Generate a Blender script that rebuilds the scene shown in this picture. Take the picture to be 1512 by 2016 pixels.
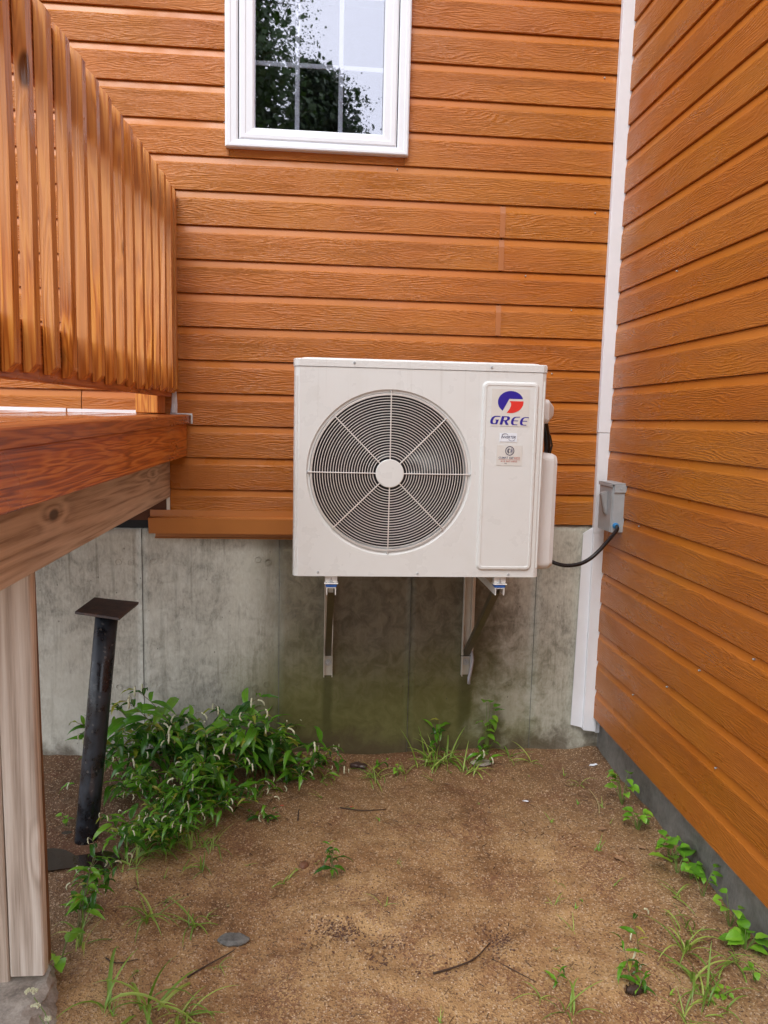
import bpy, bmesh, math, random
from mathutils import Vector, Matrix, noise, Euler
random.seed(7)
for o in list(bpy.data.objects): bpy.data.objects.remove(o)
SC = bpy.context.scene
COL = SC.collection
R = math.radians

# ------------------------------------------------------------------ camera
def make_camera():
    yaw, pitch, roll = 0.084915, 0.120936, 0.022999
    cyw, sy, cp, sp = math.cos(yaw), math.sin(yaw), math.cos(pitch), math.sin(pitch)
    f = Vector((sy*cp, cyw*cp, -sp)); r = Vector((cyw, -sy, 0)); u = r.cross(f)
    r2 = math.cos(roll)*r + math.sin(roll)*u; u2 = -math.sin(roll)*r + math.cos(roll)*u
    m = Matrix((r2, u2, -f)).transposed().to_4x4()
    m.translation = Vector((0, -3.58563, 1.66554))
    cd = bpy.data.cameras.new('camera'); co = bpy.data.objects.new('camera', cd)
    COL.objects.link(co); co.matrix_world = m
    cd.sensor_fit = 'VERTICAL'; cd.sensor_height = 36; cd.lens = 1478.48/2016*36
    cd.clip_start = 0.05; cd.clip_end = 600
    SC.camera = co
make_camera()

# ------------------------------------------------------------------ sky, sun, exposure
SUN_EL, SUN_AZ = 52, 200          # azimuth from +Y clockwise; light comes from behind the camera
w = bpy.data.worlds.new('World'); SC.world = w; w.use_nodes = True
nt = w.node_tree; bg = nt.nodes['Background']
sky = nt.nodes.new('ShaderNodeTexSky'); sky.sky_type = 'NISHITA'; sky.sun_disc = False
sky.sun_elevation = R(SUN_EL); sky.sun_rotation = R(SUN_AZ)
sky.air_density = 1.0; sky.dust_density = 3.0; sky.ozone_density = 1.0
hs = nt.nodes.new('ShaderNodeHueSaturation'); hs.inputs['Saturation'].default_value = 0.22
cm = nt.nodes.new('ShaderNodeMix'); cm.data_type = 'RGBA'; cm.inputs[0].default_value = 0.55
cm.inputs[7].default_value = (8.7, 9.3, 10.5, 1)          # even overcast cloud deck
nt.links.new(sky.outputs[0], hs.inputs['Color']); nt.links.new(hs.outputs[0], cm.inputs[6])
nt.links.new(cm.outputs[2], bg.inputs['Color']); bg.inputs['Strength'].default_value = 0.14
sl = bpy.data.lights.new('sun', 'SUN'); sl.energy = 0.8; sl.angle = R(25); sl.color = (1, .97, .92)
so = bpy.data.objects.new('sun', sl); COL.objects.link(so)
so.rotation_euler = (R(90-SUN_EL), 0, R(180-SUN_AZ) + math.pi*0)
d = Vector((math.sin(R(SUN_AZ))*math.cos(R(SUN_EL)), math.cos(R(SUN_AZ))*math.cos(R(SUN_EL)), math.sin(R(SUN_EL))))
so.rotation_euler = d.to_track_quat('Z', 'Y').to_euler(); so.location = (0, -6, 9)
SC.render.engine = 'CYCLES'
SC.view_settings.view_transform = 'Standard'; SC.view_settings.look = 'None'
SC.view_settings.gamma = 1; SC.view_settings.use_curve_mapping = False
SC.view_settings.exposure = 0.90

# ------------------------------------------------------------------ node helper
class NT:
    def __init__(s, name, rough=.5, spec=.5):
        s.m = bpy.data.materials.new(name); s.m.use_nodes = True
        s.t = s.m.node_tree; s.b = s.t.nodes['Principled BSDF']; s.out = s.t.nodes['Material Output']
        s.b.inputs['Roughness'].default_value = rough
        s.b.inputs['Specular IOR Level'].default_value = spec
        s.tc = s.t.nodes.new('ShaderNodeTexCoord'); s.oi = None
    def n(s, typ, **kw):
        x = s.t.nodes.new(typ)
        for k, v in kw.items(): setattr(x, k, v)
        return x
    def put(s, sock, v):
        if isinstance(v, bpy.types.NodeSocket): s.t.links.new(v, sock)
        elif isinstance(v, (tuple, list)): sock.default_value = tuple(v) + ((1,) if len(v) == 3 and len(sock.default_value) == 4 else ())
        else: sock.default_value = v
    def math(s, op, a, b=0., c=None, clamp=False):
        x = s.n('ShaderNodeMath', operation=op, use_clamp=clamp); s.put(x.inputs[0], a); s.put(x.inputs[1], b)
        if c is not None: s.put(x.inputs[2], c)
        return x.outputs[0]
    def vmath(s, op, a, b=(0, 0, 0)):
        x = s.n('ShaderNodeVectorMath', operation=op); s.put(x.inputs[0], a); s.put(x.inputs[1], b); return x.outputs[0]
    def obj(s): return s.tc.outputs['Object']
    def rand(s):
        if not s.oi: s.oi = s.n('ShaderNodeObjectInfo')
        return s.oi.outputs['Random']
    def xyz(s, v):
        x = s.n('ShaderNodeSeparateXYZ'); s.put(x.inputs[0], v); return x.outputs
    def comb(s, a, b, c):
        x = s.n('ShaderNodeCombineXYZ'); s.put(x.inputs[0], a); s.put(x.inputs[1], b); s.put(x.inputs[2], c); return x.outputs[0]
    def scale(s, v, k): return s.vmath('MULTIPLY', v, k)
    def shift(s, v, amt=37.):
        r = s.math('MULTIPLY', s.rand(), amt); return s.vmath('ADD', v, s.comb(r, s.math('MULTIPLY', r, 1.7), s.math('MULTIPLY', r, .6)))
    def noise(s, v, sc=5., det=3., rough=.55, dist=0.):
        x = s.n('ShaderNodeTexNoise'); s.put(x.inputs['Vector'], v)
        x.inputs['Scale'].default_value = sc; x.inputs['Detail'].default_value = det
        x.inputs['Roughness'].default_value = rough; x.inputs['Distortion'].default_value = dist
        return x.outputs['Fac']
    def voro(s, v, sc=5., feature='F1'):
        x = s.n('ShaderNodeTexVoronoi', feature=feature); s.put(x.inputs['Vector'], v); x.inputs['Scale'].default_value = sc
        return x.outputs
    def ramp(s, f, stops):
        x = s.n('ShaderNodeValToRGB'); s.put(x.inputs[0], f); e = x.color_ramp.elements
        while len(e) < len(stops): e.new(.5)
        for i, (p, c) in enumerate(stops):
            e[i].position = p; e[i].color = (tuple(c) + (1,)) if isinstance(c, (tuple, list)) else (c, c, c, 1)
        return x.outputs[0]
    def sm(s, f, a, b, lo=0., hi=1.):
        x = s.n('ShaderNodeMapRange', interpolation_type='SMOOTHSTEP'); s.put(x.inputs[0], f)
        for i, q in enumerate((a, b, lo, hi)): x.inputs[i+1].default_value = q
        return x.outputs[0]
    def mix(s, f, a, b, mode='MIX'):
        x = s.n('ShaderNodeMix', data_type='RGBA', blend_type=mode); s.put(x.inputs[0], f); s.put(x.inputs[6], a); s.put(x.inputs[7], b); return x.outputs[2]
    def bump(s, h, dist=.002, strength=1., nrm=None):
        x = s.n('ShaderNodeBump'); s.put(x.inputs['Height'], h); x.inputs['Distance'].default_value = dist; x.inputs['Strength'].default_value = strength
        if nrm: s.put(x.inputs['Normal'], nrm)
        s.t.links.new(x.outputs[0], s.b.inputs['Normal']); return x.outputs[0]
    def color(s, c): s.put(s.b.inputs['Base Color'], c)
    def rough(s, c): s.put(s.b.inputs['Roughness'], c)
    def set(s, k, v): s.put(s.b.inputs[k], v)

def plain(name, col, rough=.5, metal=0., spec=.5, var=.08, sc=30, bump=0.):
    a = NT(name, rough, spec)
    f = a.noise(a.obj(), sc, 3)
    lo = tuple(c*(1-var) for c in col); hi = tuple(min(1, c*(1+var)) for c in col)
    a.color(a.ramp(f, [(.3, lo), (.7, hi)])); a.set('Metallic', metal)
    if bump: a.bump(a.noise(a.obj(), sc*6, 2), bump, .6)
    return a.m

# siding paint with embossed wood grain. axis = direction of the board; z0 = bottom of the first board
def siding_mat(name, axis, z0, exposure=.15):
    a = NT(name, .42, .38)
    X, Y, Z = a.xyz(a.obj())
    u = X if axis == 'x' else Y
    r = a.math('MULTIPLY', a.rand(), 91.)
    v = a.comb(a.math('ADD', u, r), a.math('ADD', Z, r), r)
    n1 = a.noise(a.scale(v, (1.0, 6.5, 1)), 1.7, 2, .5)
    n2 = a.noise(a.scale(v, (6, 45, 1)), 1., 3, .6)
    ph = a.math('ADD', a.math('MULTIPLY', Z, 760.), a.math('ADD', a.math('MULTIPLY', n1, 110.), a.math('MULTIPLY', n2, 16.)))
    wv = a.math('SINE', ph)
    wv = a.math('POWER', a.math('MULTIPLY_ADD', wv, .5, .5), 1.6)
    amp = a.sm(a.noise(a.scale(v, (2.2, 9, 1)), 1.6, 2), .32, .62, .25, 1.)
    fine = a.noise(a.scale(v, (28, 260, 1)), 1., 3, .6)
    fr = a.math('FRACT', a.math('DIVIDE', a.math('SUBTRACT', Z, z0), exposure))
    tex = a.sm(fr, .775, .80, 1., 0.)                       # smooth bevelled top band has no grain
    h = a.math('MULTIPLY', a.math('ADD', a.math('MULTIPLY', wv, a.math('MULTIPLY', amp, .62)), a.math('MULTIPLY', fine, 1.15)), tex)
    a.bump(h, .0029, .95)
    base = a.ramp(a.noise(a.scale(v, (1.2, 3, 1)), 1.2, 4, .6), [(.25, (.375, .100, .009)), (.5, (.465, .137, .014)), (.78, (.53, .175, .025))])
    groove = a.math('MULTIPLY', a.math('SUBTRACT', 1., a.math('MULTIPLY', wv, fine)), a.math('MULTIPLY', tex, .26))
    c = a.mix(groove, base, (.20, .055, .009))
    tint = a.sm(a.rand(), 0., 1., .0, .16)
    c = a.mix(tint, c, (.56, .215, .045))
    golden = a.math('MULTIPLY', a.sm(a.noise(a.scale(v, (.8, .9, 1)), 1.3, 3), .42, .66), .30)
    c = a.mix(golden, c, (.42, .165, .012))
    # thin water / dirt streaks running down the boards
    st = a.noise(a.comb(a.math('MULTIPLY', u, 34.), a.math('MULTIPLY', Z, 1.1), 0.), 1., 3, .65)
    c = a.mix(a.sm(st, .58, .80, 0., .30), c, (.30, .085, .012))
    a.color(c)
    a.rough(a.sm(a.noise(a.scale(v, (3, 6, 1)), 1.4, 3), .35, .7, .26, .48))
    return a.m

# oiled cedar / stained lumber, grain along the given axis
def wood_mat(name, axis, dark, mid, light, rough=.35, grain=70., ring=26., knots=.5, fade=None, fadecol=None, bump=.0008, spec=.5):
    a = NT(name, rough, spec)
    v0 = a.shift(a.obj(), 53.)
    long_ = {'x': (.05, 1, 1), 'y': (1, .05, 1), 'z': (1, 1, .05)}[axis]
    # knots bend the grain around them
    kv = a.scale(v0, {'x': (.42, 1, 1), 'y': (1, .42, 1), 'z': (1, 1, .42)}[axis])
    vo = a.voro(kv, 8.)
    kd = vo['Distance']
    keep = a.sm(a.xyz(vo['Color'])[0], 1-knots-.02, 1-knots+.02)
    kmask = a.math('MULTIPLY', a.sm(kd, .09, .17, 1., 0.), keep)
    bend = a.math('MULTIPLY', a.sm(kd, .05, .5, 1., 0.), keep)
    g = a.noise(a.scale(v0, tuple(q*ring for q in long_)), 1., 2, .5, .4)
    rings = a.math('SINE', a.math('MULTIPLY', a.math('ADD', g, a.math('MULTIPLY', bend, .16)), 46.))
    rings = a.math('MULTIPLY_ADD', rings, .5, .5)
    fine = a.noise(a.scale(v0, tuple(q*grain*(.5 if q < 1 else 1) for q in long_)), 3., 3, .6)
    big = a.noise(a.scale(v0, tuple(q if q == 1 else .35 for q in long_)), 4.5, 4, .6)
    t = a.math('ADD', a.math('MULTIPLY', rings, .26), a.math('ADD', a.math('MULTIPLY', fine, .44), a.math('MULTIPLY', big, .32)))
    c = a.ramp(t, [(.27, dark), (.48, mid), (.72, light)])
    c = a.mix(a.sm(a.rand(), 0, 1, 0, .35), c, a.mix(1., c, (.80, .66, .55), 'MULTIPLY'))
    if fade:
        Z = a.xyz(a.obj())[2]
        nz = a.math('ADD', Z, a.math('MULTIPLY', a.math('SUBTRACT', a.noise(a.scale(v0, (14, 14, 1.6)), 1., 3), .5), 1.25))
        fm = a.math('MULTIPLY', a.sm(nz, fade[0], fade[1]), a.sm(nz, fade[2], fade[3], 1., 0.))
        c = a.mix(a.math('MULTIPLY', fm, .60), c, a.mix(a.math('MULTIPLY', fine, .8), fadecol, mid))
    c = a.mix(a.math('MULTIPLY', kmask, .85), c, tuple(q*.22 for q in dark))
    a.color(c)
    a.bump(a.math('ADD', a.math('MULTIPLY', rings, .5), a.math('ADD', fine, a.math('MULTIPLY', kmask, -.8))), bump, .8)
    a.rough(a.sm(big, .35, .65, rough-.08, rough+.16))
    return a.m

def concrete_mat(name, stained=True, base=(.49, .475, .405)):
    a = NT(name, .62, .4)
    P = a.obj(); X, Y, Z = a.xyz(P)
    n1 = a.noise(P, 2.2, 8, .66); n2 = a.noise(P, 14., 6, .68, .8); n3 = a.noise(a.scale(P, (1, 1, .35)), 110., 3, .7)
    c = a.ramp(a.math('ADD', a.math('MULTIPLY', n1, .42), a.math('ADD', a.math('MULTIPLY', n2, .34), a.math('MULTIPLY', n3, .24))),
               [(.38, tuple(q*.50 for q in base)), (.49, base), (.61, tuple(min(.66, q*1.45) for q in base))])
    if stained:
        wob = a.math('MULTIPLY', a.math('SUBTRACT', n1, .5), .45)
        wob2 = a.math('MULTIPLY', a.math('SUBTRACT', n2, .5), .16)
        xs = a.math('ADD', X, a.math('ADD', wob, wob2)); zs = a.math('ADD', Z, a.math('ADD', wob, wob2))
        # soaked, algae-stained stretch below the heat pump, plus its shade painted into the colour
        damp_shade = a.math('MULTIPLY', a.sm(xs, -.36, -.14), a.sm(xs, .78, 1.02, 1., 0.))
        c = a.mix(a.math('MULTIPLY', damp_shade, .88), c, a.mix(a.sm(n2, .35, .65), (.075, .060, .032), (.150, .130, .080)))
        # vertical runs
        st = a.noise(a.comb(a.math('MULTIPLY', X, 30.), 0., a.math('MULTIPLY', Z, 1.3)), 1., 4, .6)
        c = a.mix(a.sm(st, .52, .76, 0., .5), c, (.10, .092, .062))
        # moss film, strongest low down
        mm = a.math('MULTIPLY', a.sm(zs, .70, .22), a.math('MULTIPLY', a.sm(xs, -.62, -.2), a.sm(xs, 1.0, 1.22, 1., .25)))
        c = a.mix(a.math('MULTIPLY', mm, .74), c, a.mix(n2, (.080, .084, .008), (.170, .170, .034)))
        for x0, wd, s0 in ((.045, .035, .42), (.735, .05, .42), (.90, .06, .25)):
            dx = a.math('ABSOLUTE', a.math('SUBTRACT', a.math('ADD', X, a.math('MULTIPLY', wob2, .15)), x0))
            m = a.math('MULTIPLY', a.sm(dx, wd*.3, wd, 1., 0.), a.sm(Z, s0+.03, s0-.06))
            m = a.math('MULTIPLY', m, a.sm(Z, .02, .18))
            c = a.mix(a.math('MULTIPLY', m, .6), c, (.050, .052, .010))
        # splash-back dirt at the foot, wood-form edge darkening at the top
        c = a.mix(a.math('MULTIPLY', a.sm(zs, .16, .0), .75), c, (.085, .060, .036))
        # pale scoured patches
        pp = a.math('MULTIPLY', a.sm(n1, .50, .62), a.math('SUBTRACT', 1., damp_shade))
        c = a.mix(a.math('MULTIPLY', pp, .45), c, (.56, .54, .45))
    # small dark pits
    vo = a.voro(a.scale(P, (1, 1, .6)), 26.)
    pit = a.math('MULTIPLY', a.sm(vo['Distance'], .03, .10, 1., 0.), a.sm(a.xyz(vo['Color'])[0], .72, .76))
    c = a.mix(a.math('MULTIPLY', pit, .65), c, (.05, .045, .032))
    a.color(c)
    a.bump(a.math('ADD', a.math('MULTIPLY', n3, .5), a.math('ADD', a.math('MULTIPLY', n2, 1.2), a.math('MULTIPLY', pit, -.7))), .003, .7)
    return a.m

def ground_mat():
    a = NT('wet_sand', .72, .4)
    P = a.obj(); X, Y, Z = a.xyz(P)
    n1 = a.noise(P, 1.6, 5, .62, .6); n2 = a.noise(P, 7., 4, .62); n3 = a.noise(P, 70., 3, .7); n4 = a.noise(P, 240., 2, .7)
    t = a.math('ADD', a.math('MULTIPLY', n1, .46), a.math('ADD', a.math('MULTIPLY', n2, .34), a.math('MULTIPLY', n3, .20)))
    c = a.ramp(t, [(.35, (.150, .070, .028)), (.45, (.310, .168, .070)), (.55, (.455, .278, .122)), (.68, (.58, .385, .185))])
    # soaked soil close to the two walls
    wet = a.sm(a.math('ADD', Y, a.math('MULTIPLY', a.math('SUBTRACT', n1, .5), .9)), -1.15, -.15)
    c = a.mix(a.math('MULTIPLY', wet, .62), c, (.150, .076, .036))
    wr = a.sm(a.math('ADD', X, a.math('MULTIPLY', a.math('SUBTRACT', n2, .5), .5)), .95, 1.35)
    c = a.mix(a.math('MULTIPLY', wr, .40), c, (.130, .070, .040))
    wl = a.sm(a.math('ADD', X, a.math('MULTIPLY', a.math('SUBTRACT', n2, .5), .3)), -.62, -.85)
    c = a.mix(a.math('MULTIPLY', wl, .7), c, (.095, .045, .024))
    # individual grains: dark and pale
    vo = a.voro(P, 190.)
    g = a.xyz(vo['Color'])
    c = a.mix(a.math('MULTIPLY', a.sm(g[0], .80, .86), .55), c, (.080, .038, .022))
    c = a.mix(a.math('MULTIPLY', a.sm(g[1], .86, .9), .5), c, (.66, .50, .34))
    # reddish bark crumbs in drifts
    dm = a.math('MULTIPLY', a.sm(a.noise(P, 3.6, 5, .65, .5), .50, .62), a.sm(g[2], .40, .55))
    c = a.mix(a.math('MULTIPLY', dm, .62), c, (.150, .052, .028))
    a.color(c)
    a.bump(a.math('ADD', a.math('MULTIPLY', n3, 1.), a.math('ADD', a.math('MULTIPLY', n4, .45), a.math('MULTIPLY', vo['Distance'], .5))), .006, .8)
    a.rough(a.sm(n2, .4, .65, .52, .85))
    return a.m

def leaf_mat(name, c1, c2, c3, rough=.32):
    a = NT(name, rough, .55)
    n = a.noise(a.shift(a.obj(), 11.), 22., 2)
    t = a.math('ADD', a.math('MULTIPLY', a.rand(), .6), a.math('MULTIPLY', n, .4))
    c = a.ramp(t, [(.15, c1), (.45, c2), (.85, c3)])
    Y = a.math('ABSOLUTE', a.xyz(a.obj())[0])
    c = a.mix(a.sm(Y, .0, .0011, .4, 0.), c, (.22, .32, .09))      # pale midrib
    a.color(c)
    tr = a.n('ShaderNodeBsdfTranslucent'); a.put(tr.inputs[0], a.mix(1., c, (1.3, 1.5, .6), 'MULTIPLY'))
    mx = a.n('ShaderNodeMixShader'); mx.inputs[0].default_value = .28
    a.t.links.new(a.b.outputs[0], mx.inputs[1]); a.t.links.new(tr.outputs[0], mx.inputs[2]); a.t.links.new(mx.outputs[0], a.out.inputs[0])
    return a.m

def cabinet_mat(name, col, streak=True):
    a = NT(name, .34, .5)
    X, Y, Z = a.xyz(a.obj())
    c = a.mix(a.noise(a.obj(), 3., 3), tuple(q*.97 for q in col), col)
    if streak:
        st = a.noise(a.comb(a.math('MULTIPLY', X, 42.), 0., a.math('MULTIPLY', Z, 1.2)), 1., 3, .6)
        m = a.math('MULTIPLY', a.sm(st, .56, .74), a.sm(Z, 1.45, 1.86))
        c = a.mix(a.math('MULTIPLY', m, .30), c, (.46, .45, .42))
        g = a.noise(a.obj(), 9., 4)
        c = a.mix(a.math('MULTIPLY', a.sm(g, .5, .75), .10), c, (.50, .48, .42))
    a.color(c)
    a.rough(a.sm(a.noise(a.obj(), 12., 3), .35, .65, .26, .42))
    a.bump(a.noise(a.obj(), 420., 2), .0003, .5)
    return a.m

M = {}
M['siding_back'] = siding_mat('orange_siding_back', 'x', 1.1736)
M['siding_right'] = siding_mat('orange_siding_side', 'y', .1925)
M['siding_strip'] = plain('orange_joint_strip', (.41, .150, .050), .4, var=.06, sc=8)
M['flashing'] = plain('orange_metal_flashing', (.46, .165, .038), .3, 0, .5, .05, 6)
M['cedar'] = wood_mat('oiled_cedar_slat', 'z', (.270, .065, .008), (.560, .185, .025), (.74, .340, .065), .34, knots=.6,
                      fade=(1.84, 2.10, 2.42, 2.85), fadecol=(.62, .34, .155))
M['cedar_y'] = wood_mat('oiled_cedar_rail', 'y', (.17, .038, .008), (.38, .098, .016), (.52, .17, .035), .3, knots=.2)
M['deck_wood'] = wood_mat('stained_deck_wood', 'y', (.15, .030, .006), (.37, .088, .014), (.52, .165, .035), .25, knots=.35)
M['deck_top'] = wood_mat('wet_deck_surface', 'y', (.15, .038, .010), (.34, .10, .022), (.46, .17, .05), .12, knots=.2, bump=.0004)
M['fascia'] = wood_mat('stained_fascia_wood', 'y', (.20, .034, .004), (.54, .135, .014), (.74, .270, .050), .34, knots=.45, bump=.0012)
M['beam'] = wood_mat('weathered_beam_wood', 'y', (.25, .17, .115), (.52, .40, .285), (.68, .55, .42), .6, ring=13., knots=.3, bump=.0015)
M['post'] = wood_mat('bleached_post_wood', 'z', (.34, .26, .20), (.60, .50, .41), (.76, .68, .59), .6, ring=9., knots=.25, bump=.0012)
M['post_core'] = wood_mat('brown_post_core', 'z', (.10, .040, .016), (.20, .085, .035), (.27, .13, .06), .55, knots=.1)
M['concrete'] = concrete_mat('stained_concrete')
M['concrete_side'] = concrete_mat('dark_rough_concrete', False, (.17, .165, .15))
M['stone'] = concrete_mat('rough_grey_stone', False, (.37, .33, .28))
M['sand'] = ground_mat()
M['white_trim'] = plain('white_aluminium_trim', (.80, .82, .86), .32, 0, .5, .04, 5)
M['white_vinyl'] = plain('white_vinyl_window', (.76, .79, .84), .3, 0, .5, .02, 5)
M['caulk'] = plain('white_caulk', (.62, .63, .63), .5, var=.12, sc=40, bump=.001)
M['gasket'] = plain('black_gasket', (.010, .010, .014), .5)
M['cabinet'] = cabinet_mat('ivory_cabinet_paint', (.72, .735, .725))
M['cover'] = plain('ivory_plastic_cover', (.72, .72, .72), .42, var=.03, sc=6)
M['guard'] = plain('ivory_guard_wire', (.70, .67, .64), .35, var=.03)
M['fan_dark'] = plain('black_fan_plastic', (.012, .011, .014), .35)
M['fin'] = plain('dark_coil_fin', (.020, .018, .022), .5, .3, var=.3, sc=60)
M['galv'] = plain('zinc_steel', (.50, .53, .55), .32, .55, var=.12, sc=60)
M['bracket'] = plain('ivory_bracket_paint', (.62, .58, .50), .45, var=.08, sc=14)
M['strut'] = plain('olive_brown_strut', (.115, .095, .055), .4, .3, var=.15, sc=20)
M['white_steel'] = plain('white_coated_steel', (.74, .74, .72), .35, .1)
M['blue'] = plain('blue_rubber', (.020, .125, .50), .4, var=.1)
M['blue_gland'] = plain('light_blue_gland', (.045, .27, .58), .35)
M['grey_box'] = plain('grey_enamel_box', (.40, .43, .45), .38, .1, var=.08, sc=20)
M['grey_handle'] = plain('grey_plastic_handle', (.29, .285, .285), .45, var=.08, sc=20)
M['cable'] = plain('black_wet_cable', (.010, .010, .012), .18)
M['print_blue'] = plain('blue_print', (.022, .012, .30), .4, var=.03)
M['print_red'] = plain('red_print', (.72, .035, .025), .4, var=.03)
M['print_dark'] = plain('dark_print', (.035, .035, .09), .5, var=.03)
M['print_pink'] = plain('faded_red_print', (.50, .16, .13), .5, var=.03)
M['print_slate'] = plain('slate_print', (.12, .13, .22), .5, var=.03)
M['sticker'] = plain('white_sticker', (.78, .83, .90), .3, var=.02)
M['film'] = plain('clear_film_label', (.68, .672, .64), .18, var=.02)
M['black_pipe'] = None
M['paper'] = plain('white_paper', (.78, .80, .86), .6, var=.04)
M['dry_leaf'] = plain('dry_leaf', (.33, .19, .10), .7, var=.25, sc=60)
M['twig'] = plain('dark_twig', (.055, .030, .018), .7, var=.3, sc=80)
M['straw'] = plain('pale_straw', (.42, .33, .16), .7, var=.2, sc=60)
M['grain_light'] = plain('pale_grains', (.62, .46, .32), .6, var=.3, sc=200)
M['grain_dark'] = plain('dark_grains', (.095, .042, .024), .6, var=.3, sc=200)
M['grain_mid'] = plain('tan_grains', (.42, .25, .13), .7, var=.3, sc=200)
M['chip_red'] = plain('red_plastic_chip', (.62, .10, .06), .5)
M['room'] = plain('dim_room', (.16, .17, .18), .8)
M['sheath'] = plain('brown_sheathing', (.10, .030, .008), .7)
M['void'] = plain('void_shade_black', (.006, .006, .007), .6)  # near-black colour painting the shade inside the void under the beam
M['stem'] = plain('reddish_green_stem', (.15, .13, .045), .5, var=.3, sc=30)
M['stem_green'] = plain('green_stem', (.13, .20, .04), .5, var=.2, sc=30)
M['flower'] = plain('cream_flower', (.62, .62, .42), .7, var=.18, sc=300)
M['leaf'] = leaf_mat('smartweed_leaf', (.040, .145, .010), (.095, .275, .016), (.20, .42, .034), .24)
M['leaf_bright'] = leaf_mat('bright_leaf', (.10, .27, .020), (.17, .40, .028), (.28, .52, .045), .34)
M['leaf_old'] = leaf_mat('yellowing_leaf', (.20, .26, .018), (.30, .34, .03), (.40, .36, .06), .4)
M['leaf_deep'] = leaf_mat('deep_green_leaf', (.022, .085, .012), (.035, .125, .016), (.06, .18, .02), .2)
M['grass'] = leaf_mat('grass_blade', (.10, .20, .022), (.21, .35, .045), (.42, .50, .11), .42)
M['tree_leaf'] = leaf_mat('tree_foliage', (.020, .045, .010), (.035, .075, .016), (.055, .11, .025), .5)
M['bark'] = plain('tree_bark', (.10, .075, .055), .85, var=.3, sc=20, bump=.01)

def pipe_material():
    a = NT('black_coated_pipe', .34, .5)
    P = a.obj(); n = a.noise(P, 16., 4, .65); st = a.noise(a.scale(P, (30, 30, 4)), 1., 3)
    c = a.mix(a.sm(n, .40, .62), (.010, .011, .014), (.026, .032, .042))
    c = a.mix(a.sm(st, .62, .74, 0, .6), c, (.070, .048, .042))
    sp = a.xyz(a.voro(P, 120.)['Color'])[0]
    c = a.mix(a.sm(sp, .975, .985, 0, .35), c, (.22, .20, .18))
    a.color(c); a.rough(a.sm(n, .4, .6, .24, .52)); a.bump(n, .002, .5); return a.m
M['black_pipe'] = pipe_material()
def rust_plate():
    a = NT('rusty_steel_plate', .45, .5)
    n = a.noise(a.obj(), 26., 5, .7)
    a.color(a.ramp(n, [(.35, (.022, .018, .018)), (.55, (.060, .038, .032)), (.7, (.120, .060, .038))])); a.set('Metallic', .3); a.bump(n, .002, .6); return a.m
M['plate'] = rust_plate()

def glass_mat():
    a = NT('coated_window_glass', .03)
    g = a.n('ShaderNodeBsdfGlossy'); g.inputs['Roughness'].default_value = .012; g.inputs['Color'].default_value = (.93, .92, 1, 1)
    nz = a.noise(a.obj(), 3.5, 1)
    b = a.n('ShaderNodeBump'); b.inputs['Distance'].default_value = .0008; b.inputs['Strength'].default_value = .12; a.put(b.inputs['Height'], nz)
    a.t.links.new(b.outputs[0], g.inputs['Normal'])
    t = a.n('ShaderNodeBsdfTransparent'); t.inputs[0].default_value = (.84, .85, .88, 1)
    mx = a.n('ShaderNodeMixShader'); mx.inputs[0].default_value = .25
    a.t.links.new(t.outputs[0], mx.inputs[1]); a.t.links.new(g.outputs[0], mx.inputs[2]); a.t.links.new(mx.outputs[0], a.out.inputs[0])
    return a.m
M['glass'] = glass_mat()
def puddle_mat():
    a = NT('muddy_water', .06, .6); a.color(a.mix(a.noise(a.obj(), 20., 3), (.012, .008, .006), (.035, .020, .012))); a.bump(a.noise(a.obj(), 60., 1), .001, .3); return a.m
M['puddle'] = puddle_mat()

# ------------------------------------------------------------------ mesh helper
class MB:
    def __init__(s): s.bm = bmesh.new()
    def face(s, pts):
        vs = [s.bm.verts.new(p) for p in pts]
        return s.bm.faces.new(vs)
    def box(s, x0, x1, y0, y1, z0, z1):
        v = [s.bm.verts.new((x, y, z)) for x in (x0, x1) for y in (y0, y1) for z in (z0, z1)]
        for f in ((0, 1, 3, 2), (4, 6, 7, 5), (0, 4, 5, 1), (2, 3, 7, 6), (0, 2, 6, 4), (1, 5, 7, 3)): s.bm.faces.new([v[i] for i in f])
        return s
    def loft(s, loops, cap0=True, cap1=True, closed=True):
        rows = [[s.bm.verts.new(p) for p in l] for l in loops]
        n = len(rows[0])
        for a, b in zip(rows, rows[1:]):
            for i in range(n if closed else n-1):
                j = (i+1) % n; s.bm.faces.new((a[i], a[j], b[j], b[i]))
        if cap0: s.bm.faces.new(rows[0][::-1])
        if cap1: s.bm.faces.new(rows[-1])
        return s
    def prism(s, prof, fn, t0, t1):
        return s.loft([[Vector(fn(p, t)) for p in prof] for t in (t0, t1)])
    def tube(s, path, r, n=8, caps=True):
        path = [Vector(p) for p in path]; loops = []
        rr = r if isinstance(r, (list, tuple)) else [r]*len(path)
        up = Vector((.123, .77, .31)).normalized()
        for i, p in enumerate(path):
            t = (path[min(i+1, len(path)-1)] - path[max(i-1, 0)]).normalized()
            a = t.cross(up).normalized(); b = t.cross(a)
            loops.append([p + rr[i]*(math.cos(2*math.pi*k/n)*a + math.sin(2*math.pi*k/n)*b) for k in range(n)])
        return s.loft(loops, caps, caps)
    def build(s, name, mat, parent=None, bevel=0, smooth=False, seg=1):
        bm = s.bm
        if bevel: bmesh.ops.bevel(bm, geom=list(bm.edges), offset=bevel, segments=seg, affect='EDGES', clamp_overlap=True)
        bmesh.ops.recalc_face_normals(bm, faces=bm.faces)
        me = bpy.data.meshes.new(name); bm.to_mesh(me); bm.free()
        return link(name, me, mat, parent, smooth)

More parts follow.
